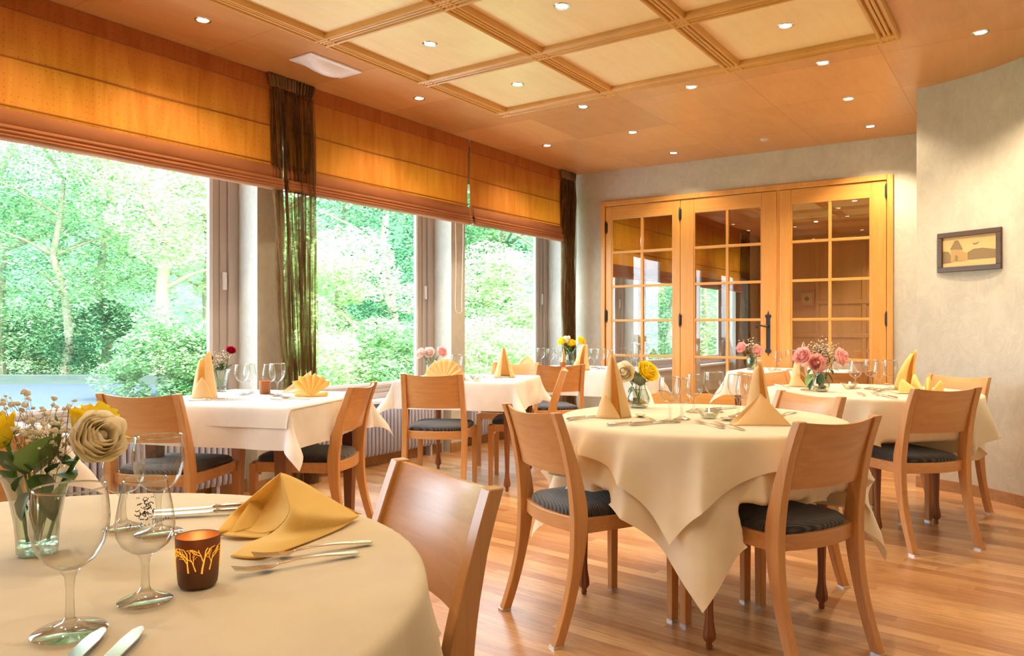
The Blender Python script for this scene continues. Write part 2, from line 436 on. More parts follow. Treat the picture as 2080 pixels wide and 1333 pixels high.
def mk_sheer():
    m, n, l, o = newmat('sheer_brown_curtain')
    mp = coords(n, l, (1, 1, .06), False); t = noise_n(n, 20, 4, .65, 1.2); l.new(mp.outputs[0], t.inputs[0])
    d = n.new('ShaderNodeBsdfDiffuse'); d.inputs[0].default_value = lin('#7d6044')
    tl = n.new('ShaderNodeBsdfTranslucent'); tl.inputs[0].default_value = lin('#94724e')
    m1 = n.new('ShaderNodeMixShader'); m1.inputs[0].default_value = .45; l.new(d.outputs[0], m1.inputs[1]); l.new(tl.outputs[0], m1.inputs[2])
    tr = n.new('ShaderNodeBsdfTransparent'); tr.inputs[0].default_value = (.93, .9, .82, 1)
    r = ramp(n, [(.40, (.86, .86, .86, 1)), (.56, (.18, .18, .18, 1))]); l.new(t.outputs['Fac'], r.inputs[0])
    mx = n.new('ShaderNodeMixShader'); l.new(r.outputs[0], mx.inputs[0]); l.new(tr.outputs[0], mx.inputs[1]); l.new(m1.outputs[0], mx.inputs[2])
    l.new(mx.outputs[0], o.inputs[0])
    return m
M['sheer'] = mk_sheer()
M['heading'] = cloth_mat('curtain_heading', '#7d5c3c', trans=.1)

def emit(name, col, k):
    m, n, l, o = newmat(name); e = n.new('ShaderNodeEmission'); e.inputs[0].default_value = col; e.inputs[1].default_value = k
    l.new(e.outputs[0], o.inputs[0]); return m
M['bulb'] = emit('lamp_face', (1, .86, .66, 1), 14)
M['bulb_off'] = pbr('unlit_lamp_face', '#b9b2a6', .3)
M['flame'] = emit('flame', (1, .62, .22, 1), 12)
M['glow_tree'] = emit('emissive_candle_glow', (1, .36, .03, 1), 1.15)  # pattern emits by itself, imitating candlelight shining through the cup

# ------------------------------------------------------------------ room shell
U0, U1 = -3.7, 12.6          # extent of building along the window wall
W0, W1 = -0.47, 5.4
PARQ = radians(-39)
fl = MB().box(-9, 12, -10, 16, -.12, 0)
def clip_room(name, z0, z1, mat):
    mb = MB().box(W0, W1, U0, U1, z0, z1); return rstruct(name, mb, mat)
floor_o = None
mb = MB()
c = [rm(U0, W0), rm(U0, W1), rm(U1, W1), rm(U1, W0)]
Rinv = Matrix.Rotation(-PARQ, 3, 'Z')
vs = [Rinv @ p for p in c]
mb.add([(p.x, p.y, 0) for p in vs]+[(p.x, p.y, -.12) for p in vs], [(0, 1, 2, 3), (7, 6, 5, 4), (0, 4, 5, 1), (1, 5, 6, 2), (2, 6, 7, 3), (3, 7, 4, 0)])
floor_o = struct('floor', mb, M['floor'], smooth=False); floor_o.rotation_euler = (0, 0, PARQ)
clip_room('ceiling', CEIL, CEIL+.15, M['ceil'])

# window wall: pillars, parapet under the windows, lintel above
PIL = [(-3.7, -2.75), (-.78, -.55), (1.393, 1.593), (3.462, 3.66), (5.433, 5.75), (7.35, 7.6), (9.35, 9.6), (11.3, 12.6)]
WF, WB = -.15, -.45
mb = MB()
for a, b in PIL: mb.box(WB, WF, a, b, 0, CEIL)
mb.box(WB, -.28, U0, U1, 0, .50)
mb.box(WB, -.17, U0, U1, 2.46, CEIL)
rstruct('wall_left', mb, M['plaster'])
# windows
GZ0, GZ1 = .66, 2.44
for i in range(len(PIL)-1):
    a, b = PIL[i][1], PIL[i+1][0]
    if i == 0: name = 'window_%d' % 7
    else: name = 'window_%d' % i
    fr = MB(); fr.cur = 0
    # outer fixed frame, stepped sash, white glazing bead
    for (x0, x1, e0, e1) in ((-.43, -.355, 0, .075), (-.41, -.375, .075, .13), (-.42, -.385, .13, .175)):
        fr.box(x0, x1, a+e0, a+e1, .53, GZ1+.02); fr.box(x0, x1, b-e1, b-e0, .53, GZ1+.02)
        z1 = .53+e1*.62; z0 = .53+e0*.62
        fr.box(x0, x1, a+e0, b-e0, z0, z1)
    win = rstruct(name, fr, M['frame_t'], bevel=.004)
    bd = MB(); g0, g1 = a+.175, b-.175
    for y0, y1, z0, z1 in ((g0, g0+.028, .638, GZ1), (g1-.028, g1, .638, GZ1), (g0, g1, .638, .66)): bd.box(-.418, -.39, y0, y1, z0, z1)
    o = bd.build('glazing_bead', M['frame_w'], win, smooth=False)
    gp = MB().box(-.406, -.402, g0, g1, .64, GZ1); gp.build('pane', M['window_glass'], win, smooth=False)
    lp = MB().box(-.375, -.362, b-.115, b-.085, 1.38, 1.5); lp.build('lock_plate', M['white_paint'], win, smooth=False, bevel=.002)
    si = MB().box(-.43, -.215, a, b, .50, .53); si.build('sill', M['frame_w'], win, smooth=False, bevel=.006)
    # daylight portal standing in the opening
    pl = bpy.data.lights.new('daylight_portal', 'AREA'); pl.shape = 'RECTANGLE'; pl.size = (b-a)-.3; pl.size_y = GZ1-.66
    pl.cycles.is_portal = True
    po = bpy.data.objects.new('daylight_portal', pl); COL.objects.link(po)
    po.location = rm((a+b)/2, -.47, (GZ1+.66)/2)
    po.rotation_euler = (Wd).to_track_quat('-Z', 'Z').to_euler()

# skirting under the radiators and along the window wall
mb = MB()
for a, b in PIL: mb.box(WF, WF+.016, a-.016, b+.016, 0, .085)
for i in range(len(PIL)-1): mb.box(-.28, -.262, PIL[i][1], PIL[i+1][0], 0, .085)
rstruct('baseboard_left', mb, M['skirt'])

# back wall with the opening for the glazed doors: own axes, x = along the wall, y = beyond it
BA = Vector((.7854, 8.3688, 0)); BT = atan2(-.5419, .8404)
Bx = Vector((cos(BT), sin(BT), 0)); By = Vector((-sin(BT), cos(BT), 0))
def bstruct(name, mb, mat, **k):
    o = struct(name, mb, mat, **k); o.location = BA; o.rotation_euler = (0, 0, BT); return o
mb = MB(); mb.box(-.3, .24, 0, .16, 0, CEIL); mb.box(3.05, 4.9, 0, .16, 0, CEIL); mb.box(.24, 3.05, 0, .16, 2.46, CEIL)
bstruct('wall_back', mb, M['plaster'], smooth=False)
mb = MB(); mb.box(-.1, .222, -.015, 0, 0, .08); mb.box(3.068, 4.2, -.015, 0, 0, .08)
bstruct('baseboard_back', mb, M['skirt'], smooth=False)
mb = MB(); mb.box(.222, .272, -.03, .10, 0, 2.48); mb.box(3.018, 3.068, -.03, .10, 0, 2.48); mb.box(.272, 3.018, -.03, .10, 2.43, 2.48)
bstruct('trim_1', mb, M['door'], smooth=False, bevel=.005)
def leaf(name, x0, x1, gx0, gx1, y0=-.012, handle=False, hinges=()):
    ztop = 2.425
    mb = MB()
    mb.box(x0, gx0, y0, y0+.045, .02, ztop); mb.box(gx1, x1, y0, y0+.045, .02, ztop)
    o = bstruct(name, mb, M['door'], smooth=False, bevel=.004)
    r = MB(); r.box(gx0, gx1, y0+.002, y0+.045, 2.285, ztop); r.box(gx0, gx1, y0+.002, y0+.045, .02, .46)
    xm = (gx0+gx1)/2
    for z in (1.93, 1.565, 1.20, .828): r.box(gx0, gx1, y0+.006, y0+.04, z-.013, z+.013)
    r.build('rail', M['door_h'], o, smooth=False, bevel=.003)
    r = MB()
    zz = [.46, .815, .841, 1.187, 1.213, 1.552, 1.578, 1.917, 1.943, 2.285]
    for k in range(0, 10, 2): r.box(xm-.013, xm+.013, y0+.006, y0+.04, zz[k], zz[k+1])
    for k in range(0, 10, 2):
        for e0, e1 in ((gx0, gx0+.012), (gx1-.012, gx1)): r.box(e0, e1, y0+.004, y0+.02, zz[k], zz[k+1])
    r.build('glazing_bar', M['door'], o, smooth=False, bevel=.002)
    g = MB().box(gx0, gx1, y0+.024, y0+.028, .46, 2.285); g.build('pane', M['door_glass'], o, smooth=False)
    for hx, hz in hinges:
        h = MB().tube([(hx, y0-.012, hz-.07), (hx, y0-.012, hz-.06), (hx, y0-.012, hz+.06), (hx, y0-.012, hz+.07)], [.003, .009, .009, .003], 8)
        h.box(hx-.014, hx+.014, y0-.008, y0, hz-.05, hz+.05)
        h.build('hinge', M['iron'], o)
    if handle:
        hx = x1-.075
        pts = [(-.018, -.15), (-.03, -.17), (-.02, -.19), (-.008, -.185), (0, -.22), (.008, -.185), (.02, -.19), (.03, -.17), (.018, -.15),
               (.018, .14), (.03, .16), (.022, .18), (.009, .175), (0, .215), (-.009, .175), (-.022, .18), (-.03, .16), (-.018, .14)]
        b = MB().poly([(hx+px, 1.07+pz) for px, pz in pts], -.006, Matrix.Translation((0, y0, 0)))
        b.build('lock_plate', M['iron'], o, smooth=False)
        t = MB().tube([(hx, y0-.004, 1.135), (hx, y0-.045, 1.135), (hx-.02, y0-.052, 1.135), (hx-.06, y0-.052, 1.145), (hx-.085, y0-.052, 1.15), (hx-.1, y0-.052, 1.14), (hx-.095, y0-.052, 1.125), (hx-.08, y0-.052, 1.122)], [.009, .009, .009, .007, .008, .009, .008, .005], 8)
        t.build('handle', M['iron'], o)
    return o
leaf('door_1', .278, 1.112, .345, 1.037, hinges=[(.285, 2.2), (.285, 1.25)])
leaf('door_2', 1.116, 2.066, 1.256, 1.93, handle=True, hinges=[(1.114, 2.28), (1.114, 1.2)])
leaf('door_3', 2.098, 3.012, 2.199, 2.886, hinges=[(3.014, 2.33), (3.014, 1.2)])
mb = MB().box(2.066, 2.098, .0, .05, .02, 2.43); bstruct('trim_2', mb, M['door'], smooth=False)

# curved wall on the right
uw = [(4.185, 3.489)]; ang = radians(12); R = 1.2; p = [4.185, 3.489]
while ang < pi/2:
    st = .04; p = [p[0]-sin(ang)*st, p[1]+cos(ang)*st]; uw.append(tuple(p)); ang += st/R
uw.append((U0, p[1])); W_R = p[1]
def wallstrip(path, z0, z1, th, name, mat, **k):
    mb = MB(); n = len(path); vs = []
    for i, (u, w) in enumerate(path):
        a = path[max(i-1, 0)]; b = path[min(i+1, n-1)]; du, dw = b[0]-a[0], b[1]-a[1]; L = sqrt(du*du+dw*dw)
        nu, nw = dw/L, -du/L         # away from the room
        vs += [(w, u, z0), (w, u, z1), (w+nw*th, u+nu*th, z1), (w+nw*th, u+nu*th, z0)]
    fs = [(i*4+k2, i*4+(k2+1) % 4, (i+1)*4+(k2+1) % 4, (i+1)*4+k2) for i in range(n-1) for k2 in range(4)]+[(0, 1, 2, 3), tuple((n-1)*4+k2 for k2 in (3, 2, 1, 0))]
    mb.add(vs, fs); return rstruct(name, mb, mat, **k)
o = wallstrip(uw, 0, CEIL, .12, 'wall_right', M['plaster'], smooth=True)
inner = []
for i, (u, w) in enumerate(uw):
    a = uw[max(i-1, 0)]; b = uw[min(i+1, len(uw)-1)]; du, dw = b[0]-a[0], b[1]-a[1]; L = sqrt(du*du+dw*dw)
    inner.append((u-dw/L*.014, w+du/L*.014))
wallstrip(inner, 0, .075, .013, 'baseboard_right', M['skirt'], smooth=True)
# return of that wall back to the door wall, and the walls behind the camera and round the far room
mb = MB(); mb.box(3.489, 3.60, 4.2, 5.62, 0, CEIL)
rstruct('wall_return', mb, M['plaster'])
mb = MB(); mb.box(W0, W1, U0-.1, U0, 0, CEIL)
rstruct('wall_rear', mb, M['panel'])
mb = MB(); mb.box(W1, W1+.1, U0, U1, 0, CEIL)
rstruct('wall_outer', mb, M['plaster'])
mb = MB(); mb.box(W0, W1+.1, U1, U1+.1, 0, CEIL)
fw = rstruct('wall_far', mb, M['panel'])
mb = MB()
for k in range(7):
    x = .1+k*.78
    mb.box(x, x+.07, U1-.02, U1, .1, CEIL)
for z in (.1, .95, 1.55, CEIL-.12): mb.box(W0, W1, U1-.025, U1, z, z+.07)
rstruct('trim_3', mb, M['panel'], bevel=.004)

# ceiling coffers: moulding bars and paler veneer fields, window sheen included in their colour
def coffers(us, ws, n0, skip=()):
    t = MB()
    prof = [(-.056, 0), (-.056, .020), (-.050, .031), (-.042, .034), (-.035, .030), (-.031, .020), (-.029, .012), (-.021, .012), (-.019, .026), (-.012, .030), (-.004, .027),
            (-.002, .012), (.002, .012), (.004, .027), (.012, .030), (.019, .026), (.021, .012), (.029, .012), (.031, .020), (.035, .030), (.042, .034), (.050, .031), (.056, .020), (.056, 0)]
    def bar(p0, p1, off):
        d = Vector(p1)-Vector(p0); d.normalize(); nrm = Vector((-d.y, d.x)); vs = []
        for p_ in (p0, p1):
            for a, h in prof: vs.append((p_[0]+nrm.x*a, p_[1]+nrm.y*a, CEIL-h*1.15-off))
        n = len(prof); fs = [(i, i+1, n+i+1, n+i) for i in range(n-1)]+[tuple(range(n)), tuple(range(2*n-1, n-1, -1))]
        t.add(vs, fs)
    for w in ws: bar((w, us[0]-.052), (w, us[-1]+.052), 0)
    for u in us: bar((ws[0]-.052, u), (ws[-1]+.052, u), .0006)
    rstruct('trim_%d' % n0, t, M['mould'], smooth=True, angle=28)
    f = MB()
    for i in range(len(us)-1):
        for j in range(len(ws)-1):
            f.box(ws[j]+.05, ws[j+1]-.05, us[i]+.05, us[i+1]-.05, CEIL-.004, CEIL)
    rstruct('trim_%d' % (n0+1), f, M['coffer'])
coffers([-1.57, -.66, .25, 1.16, 2.055, 2.955], [.79, 1.69, 2.59, 3.49], 4)
coffers([6.8, 7.7, 8.6, 9.5, 10.4], [.9, 1.8, 2.7, 3.6, 4.5], 6)

# ------------------------------------------------------------------ ceiling spots
def lamp(lit=True):
    t = thing('ceiling_spotlight', 'x', 'spotlight')
    r = MB().lathe([(.030, .0), (.034, -.004), (.043, -.005), (.046, -.001), (.046, .001)], 24); r.build('trim_ring', M['chrome'], t)
    f = MB().disc((0, 0, -.002), .031, 20, -1); f.build('lamp_face', M['bulb'] if lit else M['bulb_off'], t, smooth=False, recalc=False)
    return t
SPLAB = {
 (.607, .427): 'lit recessed spotlight by the dotted blind, the one nearest the top left of the ceiling',
 (2.352, .452): 'lit recessed spotlight in the plain veneer just right of the white emergency light',
 (4.115, .458): 'lit recessed spotlight over the blinds, near where the two plain orange blinds meet',
 (1.573, 1.229): 'lit recessed spotlight in the pale coffer panel touching the left moulding',
 (2.484, 1.237): 'lit recessed spotlight in the pale corner coffer panel, lowest of the coffer spots',
 (1.563, 2.145): 'lit recessed spotlight in the coffer panel cut by the top edge, middle of the photo',
 (2.494, 3.037): 'lit recessed spotlight in the right hand coffer panel',
 (3.236, 3.925): 'lit recessed spotlight at the top right, alone above the curved wall',
 (3.252, 3.068): 'lit recessed spotlight outside the coffers, just below their right corner panel',
 (3.239, 2.197): 'lit recessed spotlight in the first veneer row beyond the coffers, middle one',
 (3.222, 1.34): 'lit recessed spotlight in the first veneer row beyond the coffers, leftmost one',
 (4.13, 1.319): 'lit recessed spotlight in the second veneer row beyond the coffers, left of the middle',
 (4.16, 3.046): 'lit recessed spotlight in the second veneer row, with a glint, near the wall corner',
 (5.061, 1.304): 'lit recessed spotlight of the last row before the door wall, leftmost',
 (5.086, 3.039): 'lit recessed spotlight of the last row before the door wall, rightmost',
 (5.053, 2.171): 'unlit recessed spotlight of the last row above the glazed doors'}
LK = Kind(lamp(True)); LKoff = Kind(lamp(False))
def bulb(u, w, lit=True, watt=None):
    l_ = bpy.data.lights.new('spot_beam', 'SPOT'); l_.energy = watt or SPOT_W; l_.color = (1, .79, .54); l_.spot_size = radians(125); l_.spot_blend = .55
    l_.shadow_soft_size = .022
    o_ = bpy.data.objects.new('spot_beam', l_); COL.objects.link(o_); o_.location = rm(u, w, CEIL-.02); return o_
for (u, w), lb in SPLAB.items():
    lit = not lb.startswith('unlit')
    (LK if lit else LKoff).put(rm(u, w, CEIL-(.004 if (u < 2.95 and w > .8 and w < 3.45) else 0)), TH, lb, 'ceiling spotlights of the dining room')
    if lit: bulb(u, w, watt=SPOT_W*(2.6 if (u, w) in ((4.16, 3.046), (5.086, 3.039), (3.236, 3.925)) else 1))
for u, w in ((-.3, .45), (-.2, 1.23), (-.2, 3.05), (.66, 2.15), (-1.2, 2.15), (-1.2, 3.9), (.6, 3.95), (2.0, 4.1), (-2.2, 1.2), (-2.2, 3.1)):  # out-of-view spots continuing the grid, added to light the foreground
    LK.put(rm(u, w, CEIL-.004), TH, 'unseen recessed spotlight continuing the ceiling grid, added to light the foreground', 'unseen ceiling spotlights added for the foreground'); bulb(u, w, watt=23)
k = 0
for u, w in ((6.4, 1.3), (6.4, 3.1), (7.25, 2.2), (8.1, 3.1), (8.1, 1.3), (9.0, 2.2), (9.0, 4.0), (10.8, 1.3), (10.8, 3.1), (11.8, 2.3), (11.8, 4.2), (6.5, 4.3)):
    LK.put(rm(u, w, CEIL-.004), TH, 'lit ceiling spotlight of the further room seen through the glazed doors', 'ceiling spotlights of the further room'); bulb(u, w, watt=55)

# emergency light
t = thing('emergency_light', 'white oblong ceiling light with bulging ribbed clear cover beside the coffers', 'ceiling light', rm(1.48, .435, CEIL), TH)
b = MB(); b.box(-.105, .105, -.215, .215, -.012, 0); b.build('frame', M['white_paint'], t, smooth=False, bevel=.004)
b = MB()
def dif(s_, v_):
    y = -.18+.36*v_; x = -.075+.15*s_
    h = .055*(sin(pi*v_)**.6)*(sin(pi*s_)**.7)*(1+.03*cos(s_*60))
    return (x, y, -.012-h)
b.grid(dif, 19, 13); b.build('diffuser', pbr('ribbed_diffuser', '#efeaea', .3), t)
b = MB()
for i in range(9): b.box(-.06+i*.014, -.056+i*.014, -.15, .15, -.016, -.012)
b.build('reflector_rib', M['white_paint'], t, smooth=False)
b = MB().ico((0, 0, -.022), .008, 2); b.build('bulb', emit('pilot_bulb', (1, .8, .5, 1), 8), t)

# ------------------------------------------------------------------ blinds
def blind(label, u0, u1, mat, zb=2.045, zs=(2.71, 2.468, 2.225), seed=1):
    t = thing('roman_blind', label, 'window blind', rm((u0+u1)/2, 0, CEIL), TH, 'orange roman blinds along the window wall')
    L = u1-u0; H = CEIL; rnd = random.Random(seed)
    b = MB().box(-.012, .0, -L/2, L/2, zs[0]-H, -.002); b.build('valance', M['blind_fold'] if False else mat, t, smooth=False)
    def pan(s_, v_):
        y = -L/2+L*s_; z = zs[0]+(zb+.02-zs[0])*v_
        k = v_*3 % 1
        return (-.014+.006*noise.noise(Vector((y*2.5, z*1.2, seed)))+.004*noise.noise(Vector((y*9, z*3, seed))), y, z-H)
    b = MB().grid(pan, 90, 12); b.build('panel', mat, t)
    for z in zs:
        b = MB().box(-.012, -.003, -L/2, L/2, z-.004-H, z+.003-H); b.build('seam', M['blind_seam'], t, smooth=False)
    # gathered folds at the foot: a broad front loop and thinner loops under it
    def fold(z1, z0, out, ph, thick):
        def fn(s_, v_):
            y = -L/2+L*s_; sag = .008*noise.noise(Vector((y*1.1, ph, seed*3)))+.003*noise.noise(Vector((y*5, ph, 2)))
            a = pi*v_
            x = -.006+out*(sin(a)**.8)*(1+.15*noise.noise(Vector((y*2, ph, 5)))); zz = z1+(z0-z1)*(.5-.5*cos(a))
            return (x, y, zz-H+sag*v_)
        m_ = MB().grid(fn, 80, 9); return m_
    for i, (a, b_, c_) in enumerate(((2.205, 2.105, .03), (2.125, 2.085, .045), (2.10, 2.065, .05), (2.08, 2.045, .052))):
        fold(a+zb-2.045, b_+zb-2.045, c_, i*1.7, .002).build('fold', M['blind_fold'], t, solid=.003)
    return t
blind('dotted orange roman blind, long one at the left edge of the photo', -.66, 1.462, M['blind_dot'], seed=1)
blind('plain orange roman blind between the tall sheer curtain and the corner blind', 1.50, 3.525, M['blind'], seed=2)
blind('plain orange roman blind, short one nearest the door wall', 3.56, 5.30, M['blind'], seed=3)
blind('plain orange roman blind behind the camera', -2.8, -.70, M['blind'], seed=4)
blind('orange roman blind seen through the left glazed door', 5.9, 8.2, M['blind'], zb=1.73, zs=(2.71, 2.4, 2.07), seed=5)
blind('orange roman blind seen through the middle glazed door', 8.3, 11.1, M['blind'], zb=1.73, zs=(2.71, 2.4, 2.07), seed=6)
# pull cord
t = thing('blind_cord', 'thin white looped pull cord hanging below the middle orange blind', 'cord', rm(3.36, -.02, 2.05), TH)
pts = []
for i in range(41):
    a = i/40
    if a < .4: pts.append((0, .008*sin(a*9), -.75*a/.4))
    elif a < .6: q = (a-.4)/.2*pi; pts.append((0, .05-.05*cos(q), -.75-.05*sin(q)))
    else: pts.append((0, .1+.01*sin(a*8), -.75+.75*(a-.6)/.4))
MB().tube(pts, .0022, 5).build('cord', M['white_paint'], t)

# ------------------------------------------------------------------ curtains
def curtain(label, u0, u1, ub0, ub1, seed):
    t = thing('sheer_curtain', label, 'curtain', rm((u0+u1)/2, .03, CEIL), TH, 'brown crushed sheer curtains')
    H = CEIL; um = (u0+u1)/2
    def mk(layer):
        def fn(s_, v_):
            v2 = v_; top = 1-min(1, v2*14)
            y0, y1 = u0-um, u1-um; yb0, yb1 = ub0-um, ub1-um
            y = (y0+(y1-y0)*s_)*(1-v2)+(yb0+(yb1-yb0)*s_)*v2
            amp = .026+.01*sin(3*v2+seed)
            ph = s_*2*pi*(8+layer*3)+2.2*noise.noise(Vector((s_*4, v2*2.2, seed+layer)))
            x = amp*sin(ph)*(1-top*.6)+.03*noise.noise(Vector((s_*3, v2*3, seed*2+layer)))
            y += .015*cos(ph)*(.3+v2)+.028*noise.noise(Vector((s_*7, v2*2.4, seed*5+layer)))*(1-top)
            return (x-layer*.02, y, -.09-(H-.12)*v2)
        return MB().grid(fn, 260, 40)
    mk(0).build('sheer_panel', M['sheer'], t)
    mk(1).build('sheer_panel', M['sheer'], t)
    def hd(s_, v_):
        y = (u0-um-.01)+(u1-u0+.02)*s_; z = -.004-.1*v_
        x = .009*sin(s_*2*pi*15+.8*sin(s_*23))*(1+.5*sin(pi*v_))-.004
        return (x, y*(1.04-.10*v_)+.004*sin(s_*90), z*.85)
    MB().grid(hd, 240, 6).build('gathered_heading', M['heading'], t, solid=.004)
curtain('tall brown crushed sheer curtain hanging between the two larger windows', 1.36, 1.73, 1.52, 1.77, 3)
curtain('tall brown crushed sheer curtain in the corner beside the door wall', 5.10, 5.39, 5.16, 5.38, 8)
curtain('brown sheer curtain seen through the middle glazed door', 11.1, 11.5, 11.1, 11.45, 12)

# ------------------------------------------------------------------ radiators
def radiator(label, a, b):
    t = thing('radiator', label, 'radiator', rm((a+b)/2, -.215, 0), TH, 'white ribbed radiators under the windows')
    L = b-a; n = int(L/.042); m = MB()
    for i in range(n):
        y = -L/2+(i+.5)*L/n
        prof = []
        for k in range(9): pass
        pts = [(0, y, .10), (0, y, .47)]
        m.box(-.045, .038, y-.013, y+.013, .095, .470)
        m.tube([(.038, y, .10), (.040, y, .12), (.040, y, .45), (.038, y, .468)], [.006, .014, .014, .006], 8)
    m.build('ribs', M['rad'], t, bevel=.0)
    m = MB().box(-.035, .02, -L/2, L/2, .12, .15); m.box(-.035, .02, -L/2, L/2, .42, .45); m.build('header_pipe', M['rad'], t, smooth=False)
    m = MB()
    m.tube([(0, L/2-.02, .13), (0, L/2+.035, .13), (0, L/2+.035, .02), (0, L/2+.035, .0)], .009, 8); m.build('pipe', M['rad'], t)
    for s_ in (-1, 1):
        MB().box(-.03, .03, s_*(L/2-.15)-.012, s_*(L/2-.15)+.012, 0, .11).build('foot', M['rad'], t, smooth=False)
radiator('white ribbed radiator under the largest window, behind the left table', -.5, 1.27)
radiator('white ribbed radiator under the middle window, behind the second table', 1.72, 3.38)
radiator('white ribbed radiator under the window nearest the doors', 3.78, 5.3)

# ------------------------------------------------------------------ picture on the curved wall
d_ = on(1968, 1000, 0)
uc = min(range(len(inner)), key=lambda i: abs((lambda q: q.x/q.y-(1968-1040)/F_PX)(rm(*inner[i]))))
a = rm(*inner[uc-1]); b = rm(*inner[uc+1]); dirv = (b-a).normalized(); pc = (a+b)/2
zc = CAM_H-(510-667)*pc.y/F_PX
t = thing('framed_picture', 'small dark framed sepia picture of a towered building on the curved wall', 'picture', (pc.x, pc.y, zc), atan2(dirv.y, dirv.x))
m = MB(); w2, h2, fw_ = .215, .135, .034
for x0, x1, z0, z1 in ((-w2, w2, h2-fw_, h2), (-w2, w2, -h2, -h2+fw_), (-w2, -w2+fw_, -h2+fw_, h2-fw_), (w2-fw_, w2, -h2+fw_, h2-fw_)): m.box(x0, x1, -.022, .012, z0, z1)
m.build('frame', wood('walnut_frame', '#5d4128', '#3f2a18', 'x', .4), t, smooth=False, bevel=.003)
M['sepia'] = pbr('sepia_paper', '#d5b27a', .6); M['sepia_d'] = pbr('sepia_ink', '#8a7350', .7); M['sepia_m'] = pbr('sepia_mid', '#b2935f', .7)
m = MB(); m.box(-.185, .185, -.008, .0, -.105, .105); pr = m.build('print', M['sepia'], t, smooth=False)
T_ = Matrix.Translation((0, -.0085, 0))
m = MB(); m.poly([(-.01, -.01), (.03, .01), (.09, .012), (.18, -.005), (.18, -.06), (-.01, -.06)], -.0004, T_); m.build('hills', M['sepia_d'], pr, smooth=False)
m = MB().poly([(-.18, .01), (-.14, .005), (-.12, -.03), (-.12, -.07), (-.18, -.075)], -.0004, T_); m.build('trees', M['sepia_d'], pr, smooth=False)
m = MB(); T2 = Matrix.Translation((0, -.0092, 0)); m.poly([(-.125, -.065), (-.125, .015), (-.045, .012), (-.045, -.065)], -.0004, T2); m.poly([(-.045, .0), (-.015, -.015), (-.015, -.062), (-.045, -.065)], -.0004, T2)
m.build('tower', M['sepia_m'], pr, smooth=False)
m = MB(); T3 = Matrix.Translation((0, -.0098, 0)); m.poly([(-.13, .018), (-.10, .07), (-.096, .076), (-.074, .076), (-.07, .07), (-.04, .012)], -.0004, T3); m.poly([(-.095, -.06), (-.095, -.03), (-.085, -.02), (-.075, -.03), (-.075, -.06)], -.0004, T3)
m.poly([(.02, .048), (.045, .046), (.07, .056), (.055, .042), (.04, .038)], -.0004, T3)
m.build('roof', M['sepia_d'], pr, smooth=False)

